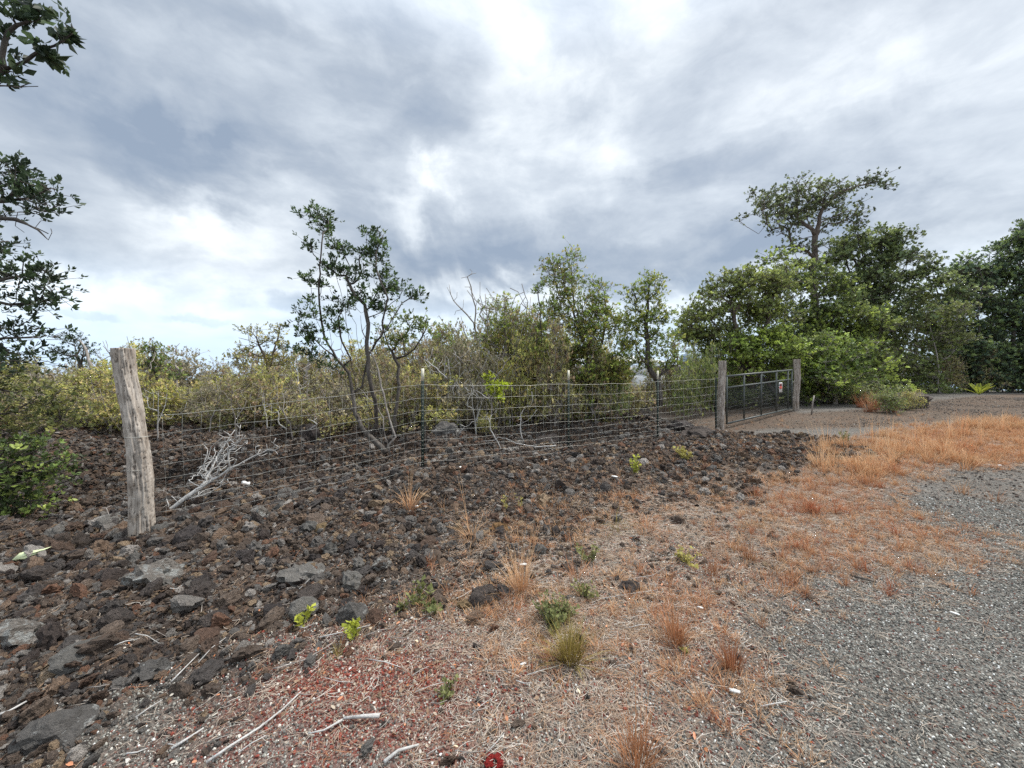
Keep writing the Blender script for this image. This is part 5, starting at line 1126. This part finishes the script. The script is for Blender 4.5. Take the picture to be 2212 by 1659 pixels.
# ------------------------------------------------------------------ gate and sign
GA = Vector((5.03, 9.02, 0)); GB = Vector((8.14, 11.18, 0)); GD = (GB - GA).normalized(); GL = (GB - GA).length
def gz(s): return .47 + (.66 - .47) * s / GL
def gate():
    t = thing('farm_gate', 'dark steel tube farm gate with wire mesh between the two wooden posts', 'gate', GA)
    def gp(s, h): p = GD * s; return np.array((p.x, p.y, gz(s) + h))
    HT = 1.15
    for nm, h, r in (('top_rail', HT, .024), ('middle_rail', .88, .022), ('bottom_rail', .04, .022)):
        mb = MB(); mb.tube([gp(0, h), gp(GL / 2, h), gp(GL, h)], r, 10); link(nm, mb.mesh(nm, M['gate'], True), t)
    for s in (.01, .86, 1.80, 2.72, GL - .30, GL - .02):
        mb = MB(); mb.tube([gp(s, .04), gp(s, HT)], .021, 8); link('upright', mb.mesh('upright', M['gate'], True), t)
    mb = MB(); s = .05
    while s < GL: mb.tube([gp(s, .05), gp(s, .88)], .0022, 4); s += .05
    for k in range(1, 8): mb.tube([gp(0, k * .105), gp(GL, k * .105)], .002, 4)
    link('wire_mesh', mb.mesh('wire_mesh', M['gate']), t, kind='stuff')
    for h in (.35, .80):
        mb = MB(); mb.tube([gp(GL - .02, h), gp(GL + .1, h)], .014, 6); link('hinge', mb.mesh('hinge', M['wire']), t)
    # sign hung on the mesh
    s0 = 2.90; cpt = GA + Vector(gp(s0, .70)); nrm = Vector((GD.y, -GD.x, 0)); cpt = cpt + nrm * .035
    t2 = thing('warning_sign', 'small white-framed sign with black and red panel hung on the gate mesh', 'sign', cpt); rot = Matrix.Rotation(math.atan2(GD.y, GD.x), 4, 'Z')
    red = plain('sign_red', (.55, .03, .02), .5); blk = plain('sign_black', (.05, .008, .010), .5); wht = plain('sign_white', (.85, .85, .83), .5)
    hw, hh = .105, .135
    mb = MB(); mb.box((0, 0, 0), hw, .0015, hh, rot); link('board', mb.mesh('board', wht), t2)
    def panel(nm, x0, x1, z0, z1, m_, off):
        mb = MB(); c = rot @ Vector(((x0 + x1) / 2, -off, (z0 + z1) / 2)); mb.box(c, (x1 - x0) / 2, .0008, (z1 - z0) / 2, rot); return link(nm, mb.mesh(nm, m_), t2)
    panel('dark_panel', -.085, .085, .03, .115, blk, .003); panel('red_panel', -.085, .085, -.045, .028, red, .003)
    pk = plain('sign_pink', (.55, .12, .16), .5)
    mb = MB(); a = np.arange(18) * 2 * math.pi / 18; V = [(0, 0, 0)] + [(math.cos(q_) * .026, 0, math.sin(q_) * .036) for q_ in a]; V = [tuple(rot @ Vector(v) + rot @ Vector((.005, -.0048, .072))) for v in V]
    mb.add(V, None, [(0, 1 + (i + 1) % 18, 1 + i) for i in range(18)]); link('emblem', mb.mesh('emblem', pk), t2)
    pr = plain('sign_print', (.62, .22, .16), .5)
    mb = MB()
    for zz, x0, x1 in ((.012, -.07, .07), (-.012, -.075, .05), (-.032, -.06, .07)):
        c = rot @ Vector(((x0 + x1) / 2, -.005, zz)); mb.box(c, (x1 - x0) / 2, .0005, .004, rot)
    link('faded_print', mb.mesh('faded_print', pr), t2)
gate()
mb = MB(); pA = P3(3190, 1632, 11); mb.tube([(0, 0, -.1), (.03, 0, .3), (.09, .02, .52)], [.02, .018, .015], 6); o = link('stake', mb.mesh('stake', M['bark_grey']), label='thin leaning stake right of the right gate post', category='stake'); o.location = gpt(3195, 1632)

# ------------------------------------------------------------------ dead branches, sticks
def branch_pile():
    dp = 4.75; rs = random.Random(2)
    main = [P3(640, 2030, 4.4), P3(736, 1956, 4.5), P3(862, 1876, 4.75), P3(961, 1817, 4.85), P3(1030, 1785, 4.9), P3(1100, 1763, 4.9)]
    limbs = [main, [P3(790, 1925, 4.6), P3(840, 1830, 4.8), P3(880, 1760, 4.9), P3(925, 1692, 5.0)], [P3(830, 1895, 4.7), P3(800, 1830, 4.8), P3(830, 1760, 4.9), P3(880, 1720, 4.9)], [P3(900, 1850, 4.75), P3(900, 1790, 4.8), P3(945, 1730, 4.9)],
             [P3(720, 1965, 4.5), P3(800, 1950, 4.6), P3(900, 1900, 4.7)]]
    tips = []
    for _ in range(150):
        f = rs.random(); tips.append(P3(780 + 160 * f + rs.gauss(0, 30), 1900 - 190 * f + rs.gauss(0, 30), 4.75 + rs.gauss(0, .15)))
    for _ in range(12): f = rs.random(); tips.append(P3(960 + 140 * f, 1800 - 60 * f + rs.gauss(0, 22), 4.9 + rs.gauss(0, .1)))
    for _ in range(10): tips.append(P3(rs.uniform(620, 800), rs.uniform(1930, 2040), 4.5 + rs.gauss(0, .1)))
    deadwood('dead_branch', 'large bleached white dead branch with brushy twigs lying behind the fence by the corner post', 'branch', limbs, tips, 55, .026, .0042, 'bark_pale', .07, .03)
    deadwood('dead_branch', 'thin curved twigs arching at the foot of the corner post', 'branch', [[P3(500, 2060, 4.1), P3(460, 2065, 4.1), P3(430, 2030, 4.1), P3(418, 2000, 4.1)]], [P3(440, 1990, 4.15), P3(470, 2030, 4.1), P3(490, 2045, 4.1), P3(400, 2000, 4.1)], 56, .008, .003, 'bark_grey', .07, .02)
    for i, (pts, d_, lab) in enumerate([
            ([(2062, 1740), (2050, 1700), (2052, 1650), (2050, 1630), (2070, 1600)], 7.2, 'white forked dead stem standing behind the wire between the first two steel posts'),
            ([(1980, 1785), (1960, 1740), (1930, 1690), (1920, 1640)], 7.3, 'pale slanting dead twig left of the white forked stem'),
            ([(2190, 1755), (2100, 1757), (2030, 1745), (1990, 1725)], 7.0, 'long bleached branch lying flat behind the wire near the second steel post'),
            ([(1790, 1730), (1830, 1680), (1810, 1670)], 7.4, 'small white broken twig under the scrub right of the first steel post'),
            ([(1925, 1570), (1895, 1550), (1880, 1540)], 7.8, 'white brushy twig poking from the scrub above the middle of the wire'),
            ([(1760, 1490), (1720, 1450), (1680, 1420)], 8.0, 'pale bare twig in the scrub just above the first steel post'),
            ([(1130, 1690), (1100, 1670), (1095, 1620), (1110, 1600)], 8.4, 'white dead stem at the scrub edge left of the black lava lump'),
            ([(1220, 1690), (1250, 1670), (1215, 1650)], 8.0, 'pale twig in front of the black lava lump')]):
        rs2 = random.Random(i); P_ = [P3(x, y, d_) for x, y in pts]; tips = [P3(x + rs2.gauss(0, 30), y + rs2.gauss(-14, 22), d_ + rs2.gauss(0, .1)) for x, y in pts[1:] for _ in range(2)]
        deadwood('dead_sapling', lab, 'dead sapling', [P_], tips, 60 + i, .013, .004, 'bark_pale', .09, .03)
branch_pile()
# standing black lava lumps at the scrub edge
def spire(label, px, py, w, h, seed, dd=8.3):
    p = P3(px, py, dd); p.z = GH(p.x, p.y); o = rock_obj(p + Vector((0, 0, h * .35)), (0, .1, seed), (w, w * .8, h), 'rock_dark', seed % 10, label)
spire('jagged black lava pinnacle standing at the scrub edge left of the forked shrub', 1215, 1690, .22, .42, 3)
spire('black lava knob right of the jagged pinnacle', 1255, 1700, .12, .24, 6)
def stick(label, pts, r, mk='bark_pale', lift=.015, name='stick'):
    P_ = []
    for x, y in pts: g = gpt(x * K, y * K); P_.append(g + Vector((0, 0, lift + r)))
    V, qf, tf = tube(P_, np.linspace(r, r * .55, len(P_)), 6); base = np.array(P_[0])
    o = link(name, mesh_np(name, V - base, [qf, tf], M[mk], None, True), label=label, category='stick'); o.location = base
stick('long pale curved stick in the bottom left foreground', [(445, 1659), (500, 1622), (560, 1585), (610, 1545), (650, 1505)], .006)
stick('short pale stick beside the long curved one', [(370, 1625), (410, 1600), (440, 1580)], .006)
stick('thick white broken stick with a snapped end, low centre-left', [(820, 1560), (785, 1562), (742, 1567)], .010)
stick('thin grey twig trailing from the thick white stick', [(740, 1568), (700, 1592), (665, 1600)], .005)
stick('bleached stick at the very left in the lower rubble', [(-10, 1555), (20, 1545), (62, 1525)], .007)
stick('white hooked stick on the rubble under the fence middle', [(778, 1085), (782, 1068), (800, 1062)], .007)
stick('dark charred stick on the edge of the road gravel', [(1845, 1252), (1868, 1258), (1893, 1265)], .009, 'bark')
stick('pale thin twig on the road gravel, lower right', [(1645, 1535), (1670, 1530), (1700, 1525)], .004)
stick('thin stick crossing the red cinder left of the weeds', [(590, 1450), (660, 1430), (720, 1395)], .004, 'bark_grey')
stick('thin bleached stick below the lime fern sprouts', [(690, 1385), (740, 1370), (800, 1350)], .004)
stick('grey stick lying low in front of the centre', [(830, 1660), (860, 1635), (905, 1620)], .008)
stick('pale slim stick among the left rubble stones', [(230, 1430), (270, 1415), (300, 1398)], .004)
stick('thin pale stick leaning over the dark wedge stone', [(370, 1480), (400, 1450), (430, 1420)], .004)
stick('long thin straw-coloured stem lying across the dry grass', [(1300, 1300), (1360, 1290), (1420, 1280)], .003)
for i in range(46):
    r2 = random.Random(800 + i); x = r2.uniform(150, 1500); y = r2.uniform(1250, 1650)
    if y < 1400 and x > 1400: continue
    a = r2.uniform(-.9, .3); l = r2.uniform(25, 80)
    stick('thin bleached twig, one of many lying scattered over the near ground', [(x, y), (x + l * .5 * math.cos(a), y + l * .5 * math.sin(a) + r2.uniform(-4, 4)), (x + l * math.cos(a), y + l * math.sin(a))], r2.uniform(.0018, .0035), r2.choice(['bark_pale', 'bark_grey']), .02, 'twig')
    bpy.context.scene.collection.objects[-1]['group'] = 'thin twigs scattered on the near ground'

# ------------------------------------------------------------------ litter
def plate(name, label, cat, outline, th, mt, loc, rot):
    n = len(outline); V = [(x, y, th / 2) for x, y in outline] + [(x, y, -th / 2) for x, y in outline]
    T = [(0, i, i + 1) for i in range(1, n - 1)] + [(n, n + i + 1, n + i) for i in range(1, n - 1)]; Q = [(i, n + i, n + (i + 1) % n, (i + 1) % n) for i in range(n)]
    o = link(name, mesh_np(name, np.array(V, float), [np.array(Q), np.array(T)], mt), label=label, category=cat); o.location = loc; o.rotation_euler = rot; return o
p = gpt(95, 2248); plate('plastic_scrap', 'pale lime and white torn plastic sheet on the rubble at the left edge', 'litter', [(-.085, -.035), (-.075, .02), (-.055, .03), (.02, .045), (.07, .055), (.115, .075), (.085, .045), (.06, .038), (.05, .012), (.015, -.004), (.0, -.03), (-.03, -.028), (-.05, -.04)], .004, M['limepaint'], p + Vector((.03, 0, .06)), (.7, .05, .12))
for i, (x, y, s, lab) in enumerate([(255, 627, 0, ''), ]): pass
def scrap(px, py, s, label, rz=0., tilt=.3, mk='white', name='paper_scrap'):
    p = gpt(px, py); plate(name, label, 'litter', [(-s, -s * .28), (-s * .9, s * .25), (s * .2, s * .38), (s, s * .22), (s * .85, -s * .3)], .003, M[mk], p + Vector((0, 0, .02 + s * .25)), (tilt, .05, rz))
scrap(2893, 2742, .026, 'bright white plastic strip on the gravel, lower right', -.3, .35)
scrap(3760, 2430, .022, 'small white scrap on the road near the right edge', -.9)
scrap(3180, 2416, .016, 'cream white chip on the road gravel below the grass tongue', -.4)
scrap(2758, 2408, .018, 'white scrap in dry grass right of the green weed', -.6)
scrap(1310, 2048 - 70, .03, 'white tube-like scrap on the rubble below the wire', .1)
scrap(850, 2036, .02, 'small white square scrap under the lowest fence wire by the corner post', .1)
scrap(1640, 2058 - 70, .022, 'white chip left of the straw tuft below the first steel post', .5)
scrap(3936, 1838, .03, 'white scrap at the grass edge by the right picture edge', .0)
scrap(2060, 2470 - 240, .03, 'curled white bark flake left of the tall straw tuft', .3)
scrap(2420, 1920, .04, 'white bone-like fragment right of centre in the sparse rubble', -.6)
scrap(1790, 1852, .10, 'long pale flat stone-white slab right of the first steel post foot', .1, .15)
scrap(2150, 1815, .03, 'white fragment on the rubble under the second steel post', .4)
scrap(2060, 2630, .018, 'pale round leaf-like disc low in the centre', .4, .1)
def can():
    p = gpt(967, 1905); t = thing('crushed_can', 'crushed white can on the lava behind the wire, right of the dead branch', 'can', p + Vector((0, 0, .05)))
    mb = MB(); mb.tube([(-.05, 0, 0), (-.045, 0, 0), (-.02, .004, .006), (.02, -.004, -.004), (.045, 0, 0), (.05, 0, 0)], [.024, .032, .030, .026, .032, .025], 14); link('shell', mb.mesh('shell', M['white'], True), t)
    mb = MB(); mb.tube([(.05, 0, 0), (.053, 0, 0)], [.022, .020], 14); link('lid', mb.mesh('lid', plain('can_lid', (.25, .25, .26), .4, .6)), t); t.rotation_euler = (.2, .3, .8)
can()
# orange fallen leaves
ol = plain('orange_leaf', (.52, .22, .11), .6, 0, 30, .2); bl = plain('buff_leaf', (.62, .50, .34), .6, 0, 30, .2)
for i, (x, y, m_) in enumerate([(860, 1345, ol), (1008, 1300, ol), (1120, 1345, ol), (1035, 1532, ol), (900, 1390, bl), (1430, 1268, ol), (1350, 1315, ol), (1310, 1360, ol), (1345, 1400, ol), (1360, 1430, ol), (735, 1520, ol), (150, 1655, ol), (470, 1505, ol), (560, 1330, ol), (1250, 1500, bl), (985, 1620, bl), (1470, 1370, ol), (1575, 1245, ol), (800, 1355, bl), (1130, 1445, bl), (420, 1655, ol), (1645, 1205, bl), (1500, 1600, ol), (1095, 1560, ol)]):
    me = leaf_bit(900 + i); me.materials.append(m_); o = link('fallen_leaf', me, label='single orange fallen leaf lying on the near ground' if m_ is ol else 'single buff dried leaf lying on the near ground', category='leaf', group='orange fallen leaves on the near ground' if m_ is ol else 'buff fallen leaves on the near ground')
    g = gpt(x * K, y * K); s = random.uniform(.010, .018); o.location = g + Vector((0, 0, .02)); o.scale = (s, s, s); o.rotation_euler = (random.uniform(-.4, .4), random.uniform(-.4, .4), random.uniform(0, 6))
for i, (x, y) in enumerate([(1055, 1652), (1075, 1640), (1060, 1640), (1080, 1655)]):
    g = gpt(x * K, y * K); 
    if i == 0: M['rock_red'] = rand_mat('bright_red_cinder', [(0, (.40, .03, .025))], 4, .3, .8, (6, .8, .15))
    rock_obj(g + Vector((0, 0, .012)), (0, 0, i), (.02, .018, .013), 'rock_red', 5 + i % 3, 'bright red cinder stone in the small cluster at the bottom edge', 'bright red stones at the bottom edge', 'cinder_stone')

# ------------------------------------------------------------------ single tufts and weeds
def tuft(px, py, label, mk, n=70, rad=.05, ln=.25, w=.003, spread=.7, curl=.6, name='grass_tuft', stalks=0, seed=0, shp=None):
    random.seed(seed + 7000); mb = MB()
    for _ in range(n):
        a = random.uniform(0, 6.283); r = rad * random.random() ** .7
        blade(mb, (r * math.cos(a), r * math.sin(a), -.01), a + random.gauss(0, .5), abs(random.gauss(0, spread)) * .6, ln * random.uniform(.4, 1.15), w * random.uniform(.7, 1.3), random.random(), 4, curl)
    for _ in range(stalks):
        a = random.uniform(0, 6.283); blade(mb, (rad * .4 * math.cos(a), rad * .4 * math.sin(a), 0), a, random.uniform(.02, .35), ln * random.uniform(1.6, 2.6), w * .9, 1, 5, .12)
    g = gpt(px * K, py * K); o = link(name, mb.mesh(name, M[mk]), label=label, category='grass tuft'); o.location = g; return o
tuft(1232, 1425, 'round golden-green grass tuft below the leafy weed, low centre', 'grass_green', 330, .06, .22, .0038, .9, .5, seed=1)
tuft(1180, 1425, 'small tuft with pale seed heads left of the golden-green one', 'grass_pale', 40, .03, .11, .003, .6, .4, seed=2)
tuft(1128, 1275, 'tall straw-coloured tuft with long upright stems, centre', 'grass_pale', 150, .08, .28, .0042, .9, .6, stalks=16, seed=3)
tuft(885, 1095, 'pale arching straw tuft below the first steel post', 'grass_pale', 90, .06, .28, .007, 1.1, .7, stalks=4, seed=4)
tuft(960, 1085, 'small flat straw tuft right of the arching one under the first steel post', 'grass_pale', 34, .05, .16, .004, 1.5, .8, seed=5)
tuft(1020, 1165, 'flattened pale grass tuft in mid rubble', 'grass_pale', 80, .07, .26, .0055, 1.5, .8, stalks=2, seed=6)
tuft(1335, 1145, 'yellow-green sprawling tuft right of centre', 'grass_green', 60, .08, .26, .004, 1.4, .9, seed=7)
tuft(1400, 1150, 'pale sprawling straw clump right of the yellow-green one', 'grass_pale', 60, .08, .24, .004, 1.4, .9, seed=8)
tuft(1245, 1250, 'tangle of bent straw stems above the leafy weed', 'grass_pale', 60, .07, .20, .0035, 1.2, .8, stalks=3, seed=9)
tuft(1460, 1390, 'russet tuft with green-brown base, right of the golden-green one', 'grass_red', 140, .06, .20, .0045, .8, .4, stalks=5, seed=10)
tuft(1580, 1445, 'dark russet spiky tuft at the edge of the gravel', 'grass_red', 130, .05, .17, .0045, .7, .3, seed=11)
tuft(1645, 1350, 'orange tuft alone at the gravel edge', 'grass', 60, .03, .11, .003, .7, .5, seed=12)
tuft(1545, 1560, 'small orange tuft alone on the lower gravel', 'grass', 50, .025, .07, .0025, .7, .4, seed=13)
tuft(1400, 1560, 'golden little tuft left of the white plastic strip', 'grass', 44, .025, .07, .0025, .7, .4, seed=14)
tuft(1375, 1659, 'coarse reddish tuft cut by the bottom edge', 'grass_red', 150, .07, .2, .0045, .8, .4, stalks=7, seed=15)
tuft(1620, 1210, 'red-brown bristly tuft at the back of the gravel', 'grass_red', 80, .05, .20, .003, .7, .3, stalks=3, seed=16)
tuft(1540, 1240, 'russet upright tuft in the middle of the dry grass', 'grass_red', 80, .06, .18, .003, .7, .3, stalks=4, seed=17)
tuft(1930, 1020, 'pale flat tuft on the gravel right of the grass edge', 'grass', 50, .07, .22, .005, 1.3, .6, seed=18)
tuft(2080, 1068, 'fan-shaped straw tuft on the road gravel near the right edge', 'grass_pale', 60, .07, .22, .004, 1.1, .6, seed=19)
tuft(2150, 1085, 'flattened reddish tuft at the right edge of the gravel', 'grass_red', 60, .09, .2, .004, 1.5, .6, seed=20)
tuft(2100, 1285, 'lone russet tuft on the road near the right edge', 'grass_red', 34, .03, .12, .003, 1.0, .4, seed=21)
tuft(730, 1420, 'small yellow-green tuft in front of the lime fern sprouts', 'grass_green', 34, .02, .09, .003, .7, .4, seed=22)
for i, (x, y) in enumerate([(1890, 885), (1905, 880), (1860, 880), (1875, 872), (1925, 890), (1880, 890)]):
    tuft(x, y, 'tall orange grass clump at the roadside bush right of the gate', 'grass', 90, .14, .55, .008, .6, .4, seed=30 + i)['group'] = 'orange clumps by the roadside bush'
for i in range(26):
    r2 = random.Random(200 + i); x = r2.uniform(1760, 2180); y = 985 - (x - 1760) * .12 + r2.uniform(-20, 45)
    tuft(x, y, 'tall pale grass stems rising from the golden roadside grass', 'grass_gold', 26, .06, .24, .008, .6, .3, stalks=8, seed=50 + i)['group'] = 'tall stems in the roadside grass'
# leafy weeds
def weed(px, py, label, mk, nst, ln, leaf, per, seed, spread=.5, cat='plant', name='weed', wide=.38):
    rs = random.Random(seed); g = gpt(px * K, py * K); t = thing(name, label, cat, g); st = MB(); C = []; D = []
    for s in range(nst):
        a = rs.uniform(0, 6.28); lean = abs(rs.gauss(0, spread)); p = np.array((math.cos(a) * .01, math.sin(a) * .01, -.005)); pts = [p]; l = ln * rs.uniform(.6, 1.1)
        for k in range(5): p = p + np.array((math.cos(a) * math.sin(lean), math.sin(a) * math.sin(lean), math.cos(lean))) * l / 5; lean += rs.uniform(0, .12); pts.append(p)
        st.tube(pts, np.linspace(.0022, .001, 6), 3)
        for k in range(per): f = (k + 1) / per; i0 = min(4, int(f * 5 - .001)); fr = f * 5 - i0; C.append(pts[i0] * (1 - fr) + pts[i0 + 1] * fr); D.append((math.cos(a) * .4, math.sin(a) * .4, 1))
    link('stem', st.mesh('stem', M['bark_grey']), t)
    V, T, _c = rosettes(np.array(C), np.array(D, float), 4, leaf, wide, (1, 1, 1), seed, open_=1.1); rs3 = np.random.default_rng(seed); nn = len(V) // 4
    cc = np.repeat(np.stack([np.full(nn, 1.), rs3.uniform(.2, 1, nn), np.zeros(nn)], 1), 4, 0)
    link('foliage', mesh_np('foliage', V, T, M[mk], cc), t, kind='stuff'); return t
weed(1185, 1345, 'dark green bushy weed right of the lumpy black chunk, low centre', 'weed', 34, .16, .022, 7, 1, .8)
weed(1215, 1335, 'finer right half of the green weed patch, low centre', 'weed', 26, .13, .02, 6, 2, .9)
weed(905, 1300, 'small broad-leaved green sprout among straw, left of the black chunk', 'weed', 5, .12, .04, 4, 3, .5)
weed(930, 1322, 'low green-yellow sprout right below its broad-leaved neighbour', 'weed', 6, .08, .036, 3, 4, .8)
weed(868, 1312, 'tiny dark green sprout left of the broad-leaved pair', 'weed', 6, .06, .03, 3, 5, .8)
weed(650, 1350, 'lime yellow fern sprout by the squat stone, left of the pair', 'lime', 3, .13, .036, 6, 6, .3, name='fern_sprout')
weed(770, 1375, 'lime yellow fern sprout in front of the square grey block, right of the pair', 'lime', 3, .14, .036, 6, 7, .3, name='fern_sprout')
weed(1372, 1035, 'upright lime young plant in the rubble right of centre', 'lime', 6, .24, .04, 6, 8, .3)
weed(1480, 998, 'low yellow-green plant on the rubble near the driveway', 'yellowleaf', 10, .2, .06, 4, 9, .9)
weed(1095, 1090, 'slim yellowing plant in mid rubble', 'yellowleaf', 3, .20, .03, 4, 10, .15)
weed(1125, 1085, 'thin yellow-tipped plant beside its slim neighbour in mid rubble', 'yellowleaf', 2, .20, .028, 4, 11, .12)
weed(1275, 1215, 'small grey-green weed left of the tangled straw', 'weed', 8, .16, .03, 5, 12, .6)
weed(1480, 1215, 'yellow-green low weed in the dry grass, right of centre', 'yellowleaf', 12, .14, .03, 4, 13, .9)
weed(970, 1500, 'pale grey-green seedling patch in the litter, low centre', 'weed', 10, .07, .02, 4, 14, .9)
weed(1260, 1290, 'mixed green weed right behind the dark green bushy weed', 'weed', 12, .12, .025, 5, 15, .7)
weed(1490, 1420, 'tiny yellow-green weed in front of the russet tuft', 'yellowleaf', 5, .05, .02, 3, 16, .8)
weed(1830, 955, 'small green weed at the tip of the orange grass', 'weed', 10, .2, .04, 5, 17, .8)
def big_fern(px, py, label, n, ln, mk, seed):
    rs = random.Random(seed); g = gpt(px * K, py * K); t = thing('fern', label, 'fern', g)
    for s in range(n):
        a = s / n * 6.28 + rs.uniform(-.3, .3); lean = rs.uniform(.35, .9); p = np.array((0, 0, 0.)); pts = [p]; mb = MB()
        for k in range(7): p = p + np.array((math.cos(a) * math.sin(lean), math.sin(a) * math.sin(lean), math.cos(lean))) * ln / 7; lean += .08; pts.append(p)
        mb.tube(pts, np.linspace(.006, .002, 8), 3, (1, .5, 0)); sd = np.array((-math.sin(a), math.cos(a), 0))
        for k in range(1, 8):
            for f in (0, .5):
                if k == 7 and f: continue
                q0 = pts[k] * (1 - f) + pts[min(k + 1, 7)] * f; w = ln * .16 * math.sin(math.pi * (k + f) / 8.5) + .01; dr = (pts[k] - pts[k - 1]); dr /= np.linalg.norm(dr)
                for sg in (-1, 1): mb.add([q0, q0 + sd * sg * w * .5 + dr * w * .3 + np.array((0, 0, .01)), q0 + sd * sg * w + dr * w * .1, q0 + sd * sg * w * .5 - dr * w * .12], [(0, 1, 2, 3)], None, (1, rs.random(), 0))
        link('frond', mb.mesh('frond', M[mk]), t)
big_fern(2115, 853, 'bright yellow-green fern at the tree edge by the road, far right', 9, .62, 'lime', 4)
def gate_bushes():
    rs = random.Random(66); random.seed(67)
    for px, d, h, k, lb in ((2690, 10.6, 1.7, 3, 'mid green bush left of the left gate post, nearest the wire'), (2760, 11.4, 2.1, 3, 'taller mid green bush touching the left gate post'), (2650, 12.0, 2.2, 7, 'open olive bush behind the slender tree'),
                            (2420, 9.6, 1.5, 3, 'mid green bush filling the foot of the tall bushy tree'), (2330, 9.2, 1.9, 0, 'dense olive bush behind the second steel post, at the wire'), (2480, 10.4, 1.3, 7, 'low open olive bush between the second and third posts'),
                            (2240, 9.4, 2.1, 6, 'brownish bush left of the second steel post, full height'), (2560, 13.5, 1.7, 0, 'dense olive bush on the far side of the driveway'), (2820, 12.6, 2.4, 3, 'tall mid green bush right behind the left gate post'), (2380, 12.5, 2.3, 5, 'yellow bush beyond the tall bushy tree')):
        X = (px - CX) / F * d; scrub(X, d, h, rs.uniform(.6, .8), k, lb, None)
gate_bushes()
def roadbush():
    x, y = on_ground(1925 * K, 892 * K); scrub(x, y, .75, .55, 3, 'low green bush behind the orange clumps right of the gate', None)
    x, y = on_ground(1965 * K, 885 * K); scrub(x, y, .6, .4, 5, 'low yellow-green bush at the road corner right of the gate', None)
roadbush()
